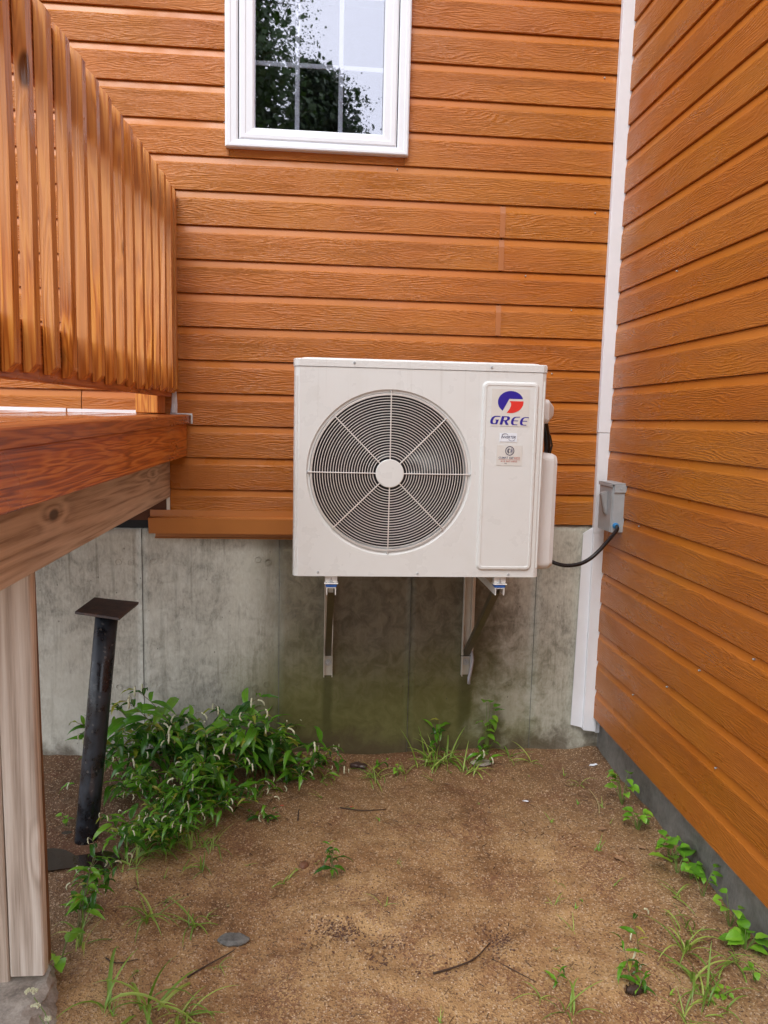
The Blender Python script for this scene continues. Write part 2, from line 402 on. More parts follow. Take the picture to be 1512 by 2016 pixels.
def link(name, me, mat, parent=None, smooth=False):
    if mat and not me.materials: me.materials.append(mat)
    if smooth:
        for p in me.polygons: p.use_smooth = True
    o = bpy.data.objects.new(name, me); COL.objects.link(o)
    if parent:
        o.parent = parent
        off = Vector((0, 0, 0)); q = parent
        while q: off += q.location; q = q.parent
        o.location = -off
    return o
def thing(name, label, cat, loc=(0, 0, 0), group=None):
    o = bpy.data.objects.new(name, None); COL.objects.link(o); o.location = loc; o.empty_display_size = .05
    o['label'] = label; o['category'] = cat
    if group: o['group'] = group
    return o
def tag(o, label, cat, group=None):
    o['label'] = label; o['category'] = cat
    if group: o['group'] = group
    return o
def arc(cx, cz, r, a0, a1, n): return [(cx + r*math.cos(R(a0+(a1-a0)*i/n)), cz + r*math.sin(R(a0+(a1-a0)*i/n))) for i in range(n+1)]
def rrect(x0, x1, z0, z1, r, n=5):
    return arc(x1-r, z1-r, r, 0, 90, n)+arc(x0+r, z1-r, r, 90, 180, n)+arc(x0+r, z0+r, r, 180, 270, n)+arc(x1-r, z0+r, r, 270, 360, n)

# ------------------------------------------------------------------ ground
def nz(x, y, s=1., o=0): return noise.noise(Vector((x*s+o, y*s-o, o*.37)))
ARC = [(-.06, -1.36), (.03, -1.30), (.14, -1.30), (.22, -1.36), (.20, -1.46), (.38, -1.505), (.49, -1.46), (.58, -1.38), (.655, -1.325)]
def seg_d(x, y):
    best = 9
    for (ax, ay), (bx, by) in zip(ARC, ARC[1:]):
        dx, dy = bx-ax, by-ay; t = max(0, min(1, ((x-ax)*dx+(y-ay)*dy)/(dx*dx+dy*dy)))
        best = min(best, math.hypot(x-ax-t*dx, y-ay-t*dy))
    return best
def gh(x, y):
    if y < -6 or y > 1 or x < -4 or x > 3: return 0.
    h = .018*nz(x, y, 1.7, 3) + .011*nz(x, y, 5., 9) + .006*nz(x, y, 15., 5)
    if -.3 < x < .9 and -1.75 < y < -1.1:
        dd = seg_d(x, y); h -= .014*math.exp(-(dd/.032)**2)*(.5+1.2*nz(x, y, 7, 6)); h += .009*math.exp(-((dd-.07)/.03)**2)*(.7+nz(x, y, 14, 2))
    h += .02*math.exp(-((x-1.40)/.10)**2)*(.5+.5*nz(x, y, 3, 1))         # soil banked on the side wall
    h += .012*math.exp(-((y-.02)/.06)**2)
    return h
def ground():
    def axis(lo, hi, a, b, st):
        xs = []; v = a
        while v < b: xs.append(v); v += st
        xs.append(b); g = st; v = b
        while v < hi: g *= 1.5; v = min(hi, v+g); xs.append(v)
        g = st; v = a
        while v > lo: g *= 1.5; v = max(lo, v-g); xs.insert(0, v)
        return xs
    xs = axis(-220, 220, -1.5, 1.46, .011); ys = axis(-300, 150, -1.95, .06, .011)
    vs = [(x, y, gh(x, y) + (.0018*nz(x, y, 55., 2) + .0012*nz(x, y, 120, 6) if -2 < y < .1 and abs(x) < 1.6 else 0)) for y in ys for x in xs]
    n = len(xs); fs = [(j*n+i, j*n+i+1, (j+1)*n+i+1, (j+1)*n+i) for j in range(len(ys)-1) for i in range(n-1)]
    me = bpy.data.meshes.new('ground'); me.from_pydata(vs, [], fs)
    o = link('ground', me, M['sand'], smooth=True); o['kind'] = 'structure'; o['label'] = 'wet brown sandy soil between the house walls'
ground()

def scatter_bits():
    rnd = random.Random(11)
    def lumps(name, mat, cnt, smin, smax, label, dens=None, along=None):
        vs, fs = [], []
        base = [(1, 0, 0), (-1, 0, 0), (0, 1, 0), (0, -1, 0), (0, 0, 1), (0, 0, -.6)]
        tri = [(0, 2, 4), (2, 1, 4), (1, 3, 4), (3, 0, 4), (2, 0, 5), (1, 2, 5), (3, 1, 5), (0, 3, 5)]
        k = 0; tries = 0
        while k < cnt and tries < cnt*12:
            tries += 1
            x = rnd.uniform(-1.35, 1.43); y = -1.9 + 1.9*rnd.random()**.9
            if along:
                q = rnd.randrange(len(along)-1); f_ = rnd.random(); x = along[q][0]+(along[q+1][0]-along[q][0])*f_+rnd.gauss(0, .034); y = along[q][1]+(along[q+1][1]-along[q][1])*f_+rnd.gauss(0, .028)
            if dens and rnd.random() > dens(x, y): continue
            s = smin + (smax-smin)*rnd.random()**3
            m = Euler((rnd.uniform(-.5, .5), rnd.uniform(-.5, .5), rnd.uniform(0, 6.3))).to_matrix()
            sx, sy, sz = s*rnd.uniform(.6, 1.3), s*rnd.uniform(.5, 1.), s*rnd.uniform(.4, .8)
            z = gh(x, y) + sz*.25; n0 = len(vs)
            for b in base:
                p = m @ Vector((b[0]*sx, b[1]*sy, b[2]*sz)); vs.append((x+p.x, y+p.y, z+p.z))
            fs += [tuple(n0+i for i in t) for t in tri]; k += 1
        me = bpy.data.meshes.new(name); me.from_pydata(vs, [], fs); o = link(name, me, mat)
        o['kind'] = 'stuff'; o['label'] = label; o['category'] = 'gravel'
    nd = lambda x, y: .15 + 1.1*max(0, nz(x, y, 2.3, 4)+.1)
    lumps('pale_grit', M['grain_light'], 9000, .0009, .0034, 'pale coarse grit strewn over the wet soil', nd)
    lumps('dark_grit', M['grain_dark'], 15000, .0010, .0042, 'dark bark crumbs and grit on the soil', lambda x, y: .12 + 1.3*max(0, nz(x, y, 3.1, 8)) + .5*math.exp(-((x-1.38)/.12)**2))
    lumps('tan_grit', M['grain_mid'], 14000, .0010, .0036, 'tan sand crumbs on the soil')
    lumps('small_pebbles', M['grain_mid'], 420, .0028, .0085, 'small tan pebbles and clods lying on the soil', nd)
    lumps('debris_ridge', M['grain_dark'], 1500, .0014, .0060, 'dark crumbs along the curved scrape in the soil', lambda x, y: .06+1.6*max(0, nz(x, y, 7, 3)), ARC)
    # needles and twig bits
    vs, fs = [], []
    for i in range(1500):
        x = rnd.uniform(-1.3, 1.42); y = -1.9+1.88*rnd.random()
        if rnd.random() > .25 + max(0, nz(x, y, 2.6, 12)) + .5*math.exp(-((x-1.36)/.12)**2): continue
        L = rnd.uniform(.006, .030); a = rnd.uniform(0, 3.14); w_ = rnd.uniform(.0006, .0012); z = gh(x, y)+.0025
        dx, dy = math.cos(a)*L/2, math.sin(a)*L/2; px, py = -math.sin(a)*w_, math.cos(a)*w_; t = rnd.uniform(-.002, .004); n0 = len(vs)
        vs += [(x-dx-px, y-dy-py, z), (x+dx-px, y+dy-py, z+t), (x+dx+px, y+dy+py, z+t), (x-dx+px, y-dy+py, z), (x-dx, y-dy, z+w_*1.5), (x+dx, y+dy, z+t+w_*1.5)]
        fs += [(n0, n0+1, n0+5, n0+4), (n0+4, n0+5, n0+2, n0+3)]
    me = bpy.data.meshes.new('needle_litter'); me.from_pydata(vs, [], fs); o = link('needle_litter', me, M['twig']); o['kind'] = 'stuff'; o['label'] = 'dry needles and twig bits on the soil'; o['category'] = 'litter'
scatter_bits()

# ------------------------------------------------------------------ walls
Zb, Zr, S, XR = 1.1736, .1925, .15, 1.394
def board_profile():
    # (out, up) out = distance from the sheathing towards the viewer
    return [(0., .0), (.0135, .0), (.015, .0015), (.0142, .110), (.0128, .1145), (.0060, .1430), (.0035, .1450), (.0035, .1482), (0., .1482)]
def board(name, wall, a0, a1, k, mat, parent, z0, lift=0.):
    mb = MB(); z = z0 + k*S + .0022
    if wall == 'back': fn = lambda p, t: (t, .013 - p[0] - lift, z + p[1])
    else: fn = lambda p, t: (XR + .013 - p[0] - lift, t, z + p[1])
    mb.prism(board_profile(), fn, a0, a1)
    return mb.build(name, mat, parent)

HW = thing('house_wall', 'rear house wall clad in horizontal orange embossed siding above concrete', 'wall', (-.2, .02, 1.17))
MB().box(-2.6, -.466, .014, .10, 1.174, 5.2).build('sheathing', M['sheath'], HW)
MB().box(.398, 1.42, .014, .10, 1.174, 5.2).build('sheathing', M['sheath'], HW)
MB().box(-.466, .398, .014, .10, 1.174, 2.84).build('sheathing', M['sheath'], HW)
MB().box(-.466, .398, .014, .10, 3.97, 5.2).build('sheathing', M['sheath'], HW)
XL0, XR0 = -2.5, 1.352
WX0, WX1 = -.43, .362
for k in range(26):
    l = -.705 if k < 2 else XL0
    z = Zb + k*S
    if 11 <= k <= 18:
        board('siding_board', 'back', l, WX0, k, M['siding_back'], HW, Zb)
        board('siding_board', 'back', WX1, XR0, k, M['siding_back'], HW, Zb)
        if k == 11:
            MB().box(WX0+.001, WX1-.001, .0008, .0133, z+.0022, 2.867).build('siding_board', M['siding_back'], HW)
    elif k in (6, 8, 9):
        xj = .829 if k != 6 else .827
        board('siding_board', 'back', l, xj-.004, k, M['siding_back'], HW, Zb)
        board('siding_board', 'back', xj+.004, XR0, k, M['siding_back'], HW, Zb)
        pf = [(p[0]+.0028, p[1]) for p in board_profile()]; mb = MB()
        mb.prism([(max(0, q[0]), q[1]+.0016) for q in pf][1:-3]+[(0.002, .143), (0.002, .002)], lambda p, t: (t, .013-p[0], z+.0022+p[1]*.985), xj-.0125, xj+.0125)
        mb.build('joint_strip', M['siding_strip'], HW)
    elif k in (14, 20, 3, 5):
        xj = {3: -1.1, 5: -1.25, 14: .1, 20: -.9}[k]
        board('siding_board', 'back', l, xj-.002, k, M['siding_back'], HW, Zb)
        board('siding_board', 'back', xj+.002, XR0, k, M['siding_back'], HW, Zb)
    else:
        board('siding_board', 'back', l, XR0, k, M['siding_back'], HW, Zb)
# thin edge channel where the siding stops below the deck
MB().box(-.722, -.7065, -.004, .012, 1.214, 1.474).build('edge_channel', M['bracket'], HW)
for (x, z) in ((1.226, 2.712), (1.306, 2.716), (1.223, 2.43), (1.225, 2.31), (.5, 2.56)):
    MB().box(x-.0012, x+.0012, -.0012, .004, z-.022, z+.022).build('scratch', M['print_dark'], HW)
def nail(x, z, p, right=False, r=.0035):
    mb = MB()
    if right: c = lambda a, h, q: (XR-h, x+q*math.cos(a), z+q*math.sin(a))
    else: c = lambda a, h, q: (x+q*math.cos(a), -h, z+q*math.sin(a))
    mb.loft([[c(2*math.pi*i/8, -.010, r) for i in range(8)], [c(2*math.pi*i/8, .0015, r) for i in range(8)], [c(2*math.pi*i/8, .0028, r*.6) for i in range(8)]])
    mb.build('nail_head', M['galv'], p)
for k in (2, 4, 6, 7, 9, 10, 13): nail([.5, 1.1, 1.18, .95, 1.27, .33, 1.28][[2, 4, 6, 7, 9, 10, 13].index(k)], Zb+k*S+.135, HW)

SW = thing('house_wall', 'side house wall of orange siding running toward the camera', 'wall', (1.42, -2.2, .19))
MB().box(1.408, 1.55, -4.6, .09, .20, 5.2).build('sheathing', M['sheath'], SW)
for k in range(33):
    m = M['siding_right']
    j = [-1.9, -3.0, None, -2.4, None][k % 5]
    if j:
        board('siding_board', 'right', -4.6, j-.002, k, m, SW, Zr); board('siding_board', 'right', j+.002, -.003, k, m, SW, Zr)
    else: board('siding_board', 'right', -4.6, -.003, k, m, SW, Zr)
for y, k in ((-.42, 6), (-.78, 2), (-1.02, 3), (-1.35, 4), (-.62, 13), (-.47, 1), (-1.18, 1)): nail(y, Zr+k*S+.138, SW, True)

# foundations
def rough_slab(name, mat, parent, x0, x1, z0, z1, yf, nx, nz_, amp, axis='y', back=.2):
    vs, fs = [], []
    for j in range(nz_+1):
        for i in range(nx+1):
            a = x0+(x1-x0)*i/nx; z = z0+(z1-z0)*j/nz_
            d = amp*(nz(a, z, 6, 3) + .5*nz(a, z, 22, 7))
            if axis == 'x' : d += .004*nz(a, z, 60, 2)
            vs.append((a, yf+d, z) if axis == 'y' else (yf+d, a, z))
    n = nx+1
    fs = [(j*n+i, j*n+i+1, (j+1)*n+i+1, (j+1)*n+i) for j in range(nz_) for i in range(nx)]
    b0 = len(vs)
    for (a, z) in ((x0, z0), (x1, z0), (x1, z1), (x0, z1)): vs.append((a, yf+back, z) if axis == 'y' else (yf+back, a, z))
    top = [nz_*n+i for i in range(n)]
    fs.append(tuple(top + [b0+2, b0+3])); fs.append(tuple([j*n for j in range(nz_+1)] + [b0+3, b0])); fs.append(tuple([j*n+nx for j in range(nz_+1)] + [b0+2, b0+1]))
    me = bpy.data.meshes.new(name); me.from_pydata(vs, [], fs)
    return link(name, me, mat, parent, True)
FW = thing('foundation_wall', 'stained grey concrete foundation under the rear wall, green with algae', 'foundation', (0, .1, 0))
seams = [-2.6, -.843, -.195, .449, 1.077, 1.46]
for i, (a, b) in enumerate(zip(seams, seams[1:])):
    off = [0, .0025, -.001, .002, -.0015][i]
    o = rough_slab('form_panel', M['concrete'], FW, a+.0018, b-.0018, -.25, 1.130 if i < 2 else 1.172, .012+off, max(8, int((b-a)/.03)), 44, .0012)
for x in seams[1:5]:
    mb = MB(); path = [(x+.0012*nz(x, z*.1, 30), .0185, z*.1) for z in range(-1, 12)]
    mb.tube(path, .0035, 5); mb.build('form_seam', M['concrete_side'], FW)
for x in seams[1:5]:
    for z in (.98, .36):
        for q in (-.105, -.055, .05, .095):
            mb = MB(); xx = x+q+random.uniform(-.012, .012); zz = z+random.uniform(-.012, .012)
            c = [(xx+.014*math.cos(t*.5236), .0105, zz+.014*math.sin(t*.5236)) for t in range(13)]
            mb.tube(c, .0017, 4, False); mb.build('form_tie_ring', M['concrete'], FW)
MB().box(-2.6, -.80, .055, .10, 1.10, 1.30).build('void_shade', M['void'], FW)  # black box standing in for the shaded void above the concrete
SF = thing('foundation_wall', 'low dark rough concrete footing under the side wall', 'foundation', (1.5, -2, 0))
rough_slab('footing', M['concrete_side'], SF, -4.6, .02, -.2, .21, 1.437, 220, 14, .006, 'x', .12)

# flashing
FL = thing('metal_flashing', 'folded orange metal flashing left of the heat pump over the concrete', 'flashing', (-.3, 0, 1.1))
MB().prism([(-.0045, 1.226), (-.006, 1.226), (-.0075, 1.196), (-.049, 1.192), (-.040, 1.120), (-.0385, 1.118), (-.0475, 1.189), (-.006, 1.192)], lambda p, t: (t, p[0], p[1]), -.798, .62).build('upper_fold', M['flashing'], FL)
MB().prism([(-.001, 1.168), (-.001, 1.094), (-.026, 1.094), (-.027, 1.096), (-.005, 1.098), (-.005, 1.168)], lambda p, t: (t, p[0], p[1]), -.775, .60).build('lower_fold', M['flashing'], FL)
for x in (-.62, -.25): nail(x, 1.208, FL, r=.003)

# corner trim
TR = thing('corner_trim', 'white metal corner trim running down between the two orange walls', 'trim', (1.36, -.02, .15))
def strip(name, pts_lo, pts_hi, z0, z1, mat, parent, bev=.0015):
    (a0, a1), (b0, b1) = pts_lo, pts_hi
    MB().loft([[(a0, -.001, z0), (a1, -.001, z0), (a1, -.030, z0), (a0, -.030, z0)], [(b0, -.001, z1), (b1, -.001, z1), (b1, -.030, z1), (b0, -.030, z1)]]).build(name, mat, parent, bevel=bev)
strip('upper_strip', (1.336, 1.402), (1.340, 1.405), 1.632, 5.1, M['white_trim'], TR)
MB().loft([[(1.342, -.0285, 1.140), (1.412, -.0285, 1.140), (1.412, .0, 1.140), (1.342, .0, 1.140)], [(1.338, -.0285, 1.630), (1.400, -.0285, 1.630), (1.400, .0, 1.630), (1.338, .0, 1.630)]][::-1]).build('lower_strip', M['white_trim'], TR, bevel=.001)
MB().loft([[(1.343, -.031, .128), (1.409, -.034, .120), (1.412, .0, .120), (1.343, .0, .128)], [(1.342, -.0285, 1.139), (1.410, -.0285, 1.139), (1.410, .0, 1.139), (1.342, .0, 1.139)]]).build('lower_strip', M['white_trim'], TR, bevel=.001)
MB().loft([[(1.284, -.012, .150), (1.3425, -.016, .136), (1.3425, -.002, .136), (1.284, -.004, .150)], [(1.292, -.010, .8), (1.342, -.014, .8), (1.342, -.002, .8), (1.292, -.003, .8)],
           [(1.296, -.009, 1.135), (1.341, -.013, 1.165), (1.341, -.002, 1.165), (1.296, -.003, 1.135)]]).build('side_flange', M['white_trim'], TR)
MB().box(1.411, 1.432, -.020, -.016, .110, .175).build('end_tab', M['white_trim'], TR)

# ------------------------------------------------------------------ window
WN = thing('window', 'white framed window with glazing bars and trees reflected in the glass', 'window', (-.03, 0, 2.86))
x0, x1, z0, z1 = -.443, .375, 2.861, 3.96
def frame(name, o, i, y0, y1, mat, parent, chamf=0.):
    (ax0, ax1, az0, az1), (bx0, bx1, bz0, bz1) = o, i
    O = [(ax0, az0), (ax1, az0), (ax1, az1), (ax0, az1)]; I = [(bx0, bz0), (bx1, bz0), (bx1, bz1), (bx0, bz1)]
    names = ['bottom', 'right', 'top', 'left']
    for q in range(4):
        r = (q+1) % 4
        L = lambda P, y: (P[0], y, P[1])
        def mid(P, Q, t): return (P[0]+(Q[0]-P[0])*t, P[1]+(Q[1]-P[1])*t)
        sec = lambda A, B: [L(A, y1), L(A, y0+chamf), L(mid(A, B, .12), y0), L(mid(A, B, .40), y0), L(mid(A, B, .46), y0+chamf*.6), L(mid(A, B, .88), y0+chamf*.9), L(B, y0+chamf*2.2), L(B, y1)]
        MB().loft([sec(O[q], I[q]), sec(O[r], I[r])]).build(name, mat, parent)
frame('casing', (x0, x1, z0, z1), (x0+.056, x1-.050, z0+.034, z1-.05), -.034, .012, M['white_vinyl'], WN, .004)
MB().box(x0+.05, x0+.062, -.008, .03, z0+.03, z1-.04).build('gasket', M['gasket'], WN)
MB().box(x1-.058, x1-.045, -.008, .03, z0+.03, z1-.04).build('gasket', M['gasket'], WN)
frame('sash', (x0+.0605, x1-.0545, z0+.036, z1-.052), (-.316, .258, 2.949, 3.86), -.027, .022, M['white_vinyl'], WN, .005)
MB().box(-.327, .268, .0135, .0175, 2.938, 3.87).build('pane', M['glass'], WN)
for x in (-.128, .067): MB().box(x-.0105, x+.0105, .0182, .024, 2.94, 3.87).build('glazing_bar', M['white_vinyl'], WN, bevel=.002)
for z in (3.238, 3.54):
    for (a, b) in ((-.325, -.138), (-.118, .057), (.077, .266)): MB().box(a, b, .0184, .0235, z-.0105, z+.0105).build('glazing_bar', M['white_vinyl'], WN, bevel=.002)
mb = MB(); mb.face([(-.6, 1.4, 2.6), (.6, 1.4, 2.6), (.6, 1.4, 4.2), (-.6, 1.4, 4.2)]); mb.face([(-.45, .04, 2.85), (-.6, 1.4, 2.6), (-.6, 1.4, 4.2), (-.45, .04, 3.96)]); mb.face([(.38, .04, 2.85), (.38, .04, 3.96), (.6, 1.4, 4.2), (.6, 1.4, 2.6)])
mb.face([(-.45, .04, 2.85), (.38, .04, 2.85), (.6, 1.4, 2.6), (-.6, 1.4, 2.6)]); mb.face([(-.45, .04, 3.96), (-.6, 1.4, 4.2), (.6, 1.4, 4.2), (.38, .04, 3.96)])
mb.build('interior', M['room'], WN)

# ------------------------------------------------------------------ deck
def dz(y): return 1.6735 + .019*y
DK = thing('deck', 'raised wooden deck with glossy reddish fascia at left', 'deck', (-.8, -1.5, 1.3))
YF = -3.2
for i in range(9):
    a = -.61 - i*.145; b = a - .139
    prof = lambda y: [(b, y, dz(y)-.040), (a, y, dz(y)-.040), (a, y, dz(y)-.004), (a-.004, y, dz(y)), (b+.003, y, dz(y)), (b, y, dz(y)-.003)]
    MB().loft([prof(YF), prof(-.006)]).build('deck_board', M['deck_top'] if i else M['deck_wood'], DK)
def sloped(name, xa, xb, zl, zh, y0, y1, mat, parent, bev=.003):
    f = lambda y: [(xa, y, zl+.009*y), (xb, y, zl+.009*y), (xb, y, zh(y)), (xa, y, zh(y))]
    MB().loft([f(y0), f(y1)]).build(name, mat, parent, bevel=bev)
sloped('fascia_board', -.664, -.625, 1.481, lambda y: dz(y)-.0415, YF, -.006, M['fascia'], DK)
sloped('beam', -.742, -.703, 1.288, lambda y: 1.478+.009*y, YF, -.012, M['beam'], DK)
sloped('beam', -.785, -.744, 1.288, lambda y: 1.478+.009*y, YF, -.012, M['beam'], DK)
for y in (-.35, -.76, -1.17, -1.58, -1.99, -2.4, -2.8): MB().box(-2.0, -.79, y-.019, y+.019, 1.44, 1.590).build('joist', M['beam'], DK)
def warped_post(name, x0_, x1_, y0_, y1_, z0_, z1_, mat, seed, cut=0):
    loops = []
    for i in range(15):
        t = i/14; z = z0_+(z1_-z0_)*t
        w_ = .0012*math.sin(seed+t*5); zz = [z]*8
        c = .004
        P = [(x0_+c, y0_), (x1_-c, y0_), (x1_, y0_+c), (x1_, y1_-c), (x1_-c, y1_), (x0_+c, y1_), (x0_, y1_-c), (x0_, y0_+c)]
        loops.append([(px+w_, py, z + (cut*(px-x0_)/(x1_-x0_) if i == 0 else 0)) for px, py in P])
    return MB().loft(loops).build(name, mat, DK)
warped_post('support_post', -.869, -.775, -1.535, -1.497, .062, 1.274, M['post'], 1.)
warped_post('support_post', -.965, -.871, -1.535, -1.497, .045, 1.274, M['post'], 3.)
MB().loft([[(-.95, -1.496, z), (x, -1.496, z), (x, -1.474, z), (-.95, -1.474, z)] for z, x in ((.07, -.7745), (.40, -.7765), (.80, -.7805), (1.274, -.784))]).build('support_post', M['post_core'], DK)
# white flashing and caulk at the wall
DF = thing('deck_flashing', 'white metal strip where the deck meets the rear wall', 'flashing', (-1.2, 0, 1.68))
MB().box(-2.5, -1.168, -.010, -.002, 1.668, 1.690).build('strip', M['white_trim'], DF)
MB().box(-1.160, -.853, -.0115, -.002, 1.668, 1.688).build('strip', M['white_trim'], DF)
mb = MB(); mb.box(-.700, -.600, -.007, -.001, 1.671, 1.679); mb.box(-.606, -.598, -.009, -.001, 1.632, 1.671); mb.build('deck_edge_cap', M['caulk'], DF)
mb = MB(); mb.loft([[(-.668, -.001, 1.68), (-.700, -.001, 1.68), (-.69, -.02, 1.68), (-.676, -.018, 1.68)], [(-.668, -.001, 1.72), (-.694, -.001, 1.72), (-.69, -.012, 1.72), (-.676, -.012, 1.72)], [(-.672, -.001, 1.79), (-.690, -.001, 1.79), (-.69, -.010, 1.79), (-.676, -.010, 1.79)]]); mb.build('caulk_bead', M['caulk'], DF)

# railing
RL = thing('deck_railing', 'oiled cedar railing of close vertical slats on the deck edge', 'railing', (-.7, -1, 1.75))
ys = [-2.14, -2.01, -1.880, -1.757, -1.627, -1.494, -1.361, -1.227, -1.094, -.955, -.830, -.684, -.549, -.417, -.279, -.139, -.052]
rs = random.Random(4)
for i, y in enumerate(ys):
    zl = 1.773 + .010*y + rs.uniform(-.003, .003); zt = 2.688 + .028*y + rs.uniform(-.003, .003)
    a, b = -.690, -.6605 + rs.uniform(-.001, .001); w_ = .0345+rs.uniform(-.0015, .0015); tw = rs.uniform(-.003, .003); ty = rs.uniform(-.004, .004)
    loops = []
    for q in range(2):
        yy = y + w_*q
        loops.append([(a, yy, zl), (a+.012, yy, zl), (b, yy, zl+.020), (b+tw, yy+ty, (zl+zt)/2), (b, yy, zt-.026), (b-.002, yy, zt-.024), (a, yy, zt+.002), (a+tw, yy+ty, (zl+zt)/2)])
    MB().loft(loops).build('slat', M['cedar'], RL, bevel=.0012)
def rail(name, xa, xb, zl, zh, sl_, mat): 
    f = lambda y: [(xa, y, zl+sl_*y), (xb, y, zl+sl_*y), (xb, y, zh+sl_*y), (xa, y, zh+sl_*y)]
    MB().loft([f(YF), f(-.008)]).build(name, mat, RL, bevel=.003)
rail('bottom_rail', -.7145, -.6915, 1.752, 1.892, .007, M['cedar_y'])
rail('top_rail', -.7145, -.6915, 2.50, 2.675, .028, M['cedar_y'])
MB().box(-.812, -.7165, -.192, -.030, 1.676, 2.62).build('rail_post', M['cedar'], RL, bevel=.003)

# ------------------------------------------------------------------ heat pump
HP = thing('heat_pump', 'ivory outdoor heat pump unit with round fan guard mounted on the wall', 'heat pump', (.39, -.45, 1.045))
fx, fz, yF = .268, 1.461, -.65
bx0, bx1, bz0, bz1 = -.108, .887, 1.048, 1.866
def cabinet():
    mb = MB(); ch = .022; Rr = .326
    L, Rt = bx0+ch, bx1-ch; xs = .612
    N = 96
    circ = [(fx+Rr*math.cos(2*math.pi*i/N), yF, fz+Rr*math.sin(2*math.pi*i/N)) for i in range(N)]
    def outer(a):
        c, s_ = math.cos(a), math.sin(a); t = 1e9
        if c > 1e-6: t = min(t, (xs-fx)/c)
        if c < -1e-6: t = min(t, (L-fx)/c)
        if s_ > 1e-6: t = min(t, (bz1-fz)/s_)
        if s_ < -1e-6: t = min(t, (bz0-fz)/s_)
        return (fx+t*c, yF, fz+t*s_)
    out = [outer(2*math.pi*i/N) for i in range(N)]
    corners = [(xs, yF, bz1), (L, yF, bz1), (L, yF, bz0), (xs, yF, bz0)]
    for c in corners:
        j = min(range(N), key=lambda i: (out[i][0]-c[0])**2+(out[i][2]-c[2])**2); out[j] = c
    yr = yF+.007
    ring = [(fx+(Rr-.006)*math.cos(2*math.pi*i/N), yr, fz+(Rr-.006)*math.sin(2*math.pi*i/N)) for i in range(N)]
    ring2 = [(fx+.3135*math.cos(2*math.pi*i/N), yr+.001, fz+.3135*math.sin(2*math.pi*i/N)) for i in range(N)]
    ring3 = [(fx+.3095*math.cos(2*math.pi*i/N), yr+.010, fz+.3095*math.sin(2*math.pi*i/N)) for i in range(N)]
    ring4 = [(fx+.3080*math.cos(2*math.pi*i/N), yF+.075, fz+.3080*math.sin(2*math.pi*i/N)) for i in range(N)]
    mb.loft([out, circ, ring, ring2, ring3, ring4], False, False)
    mb.face([(xs, yF, bz0), (Rt, yF, bz0), (Rt, yF, bz1), (xs, yF, bz1)])
    # chamfered edges, sides, back, bottom
    yb = -.255
    prof = [(L, yF), (bx0+.006, yF+.008), (bx0, yF+.026), (bx0, yb), (bx1, yb), (bx1, yF+.026), (bx1-.006, yF+.008), (Rt, yF)]
    mb.loft([[(p[0], p[1], bz0) for p in prof], [(p[0], p[1], bz1) for p in prof]], False, False, closed=False)
    mb.face([(p[0], p[1], bz0) for p in prof])
    bmesh.ops.remove_doubles(mb.bm, verts=mb.bm.verts, dist=.0001)
    return mb.build('cabinet', M['cabinet'], HP)
cabinet()
mb = MB(); o_ = .0025
prof = [(bx0+.020, yF-o_), (bx0+.004, yF+.008-o_), (bx0-o_, yF+.026), (bx0-o_, -.252), (bx1+o_, -.252), (bx1+o_, yF+.026), (bx1-.004, yF+.008-o_), (bx1-.020, yF-o_)]
cx_, cy_ = .39, -.45
sh = lambda k: [(cx_+(p[0]-cx_)*k, cy_+(p[1]-cy_)*k) for p in prof]
mb.loft([[(p[0], p[1], 1.8675) for p in prof], [(p[0], p[1], 1.893) for p in prof], [(p[0], p[1], 1.8965) for p in sh(.992)], [(p[0], p[1], 1.897) for p in sh(.95)], [(p[0], p[1], 1.901) for p in sh(.93)]])
mb.build('top_cover', M['cabinet'], HP)
for x in (bx0+.012, bx1-.012): 
    MB().box(x-.003, x+.003, yF+.0018, yF+.009, 1.085, 1.832).build('edge_bead', M['cabinet'], HP, bevel=.001)
# raised service panel
mb = MB(); A = rrect(.625, .853, 1.076, 1.829, .022); B = rrect(.632, .846, 1.083, 1.822, .017); C = rrect(.640, .838, 1.091, 1.814, .012); D = rrect(.643, .835, 1.094, 1.811, .010)
mb.loft([[(p[0], yF+.001, p[1]) for p in A], [(p[0], yF-.0085, p[1]) for p in B], [(p[0], yF-.0095, p[1]) for p in C], [(p[0], yF-.0075, p[1]) for p in D]], False, True); mb.build('service_panel', M['cabinet'], HP)
yP = yF-.0078
def screw(x, y, z, p=HP, r=.0048):
    mb = MB(); c = lambda q, yy: [(x+q*math.cos(i*math.pi/5), yy, z+q*math.sin(i*math.pi/5)) for i in range(10)]
    mb.loft([c(r, y+.003), c(r, y-.001), c(r*.7, y-.0025), c(r*.62, y-.0016)], False, True); mb.build('screw', M['galv'], p)
for x, z in ((.123, 1.884), (.659, 1.882)): screw(x, yF-.004, z)
for x, z in ((-.007, 1.065), (.39, 1.061), (.761, 1.059)): screw(x, yF-.001, z)
for q in range(4): screw(fx+.3195*math.cos(q*math.pi/2), yF+.004, fz+.3195*math.sin(q*math.pi/2), r=.0055)
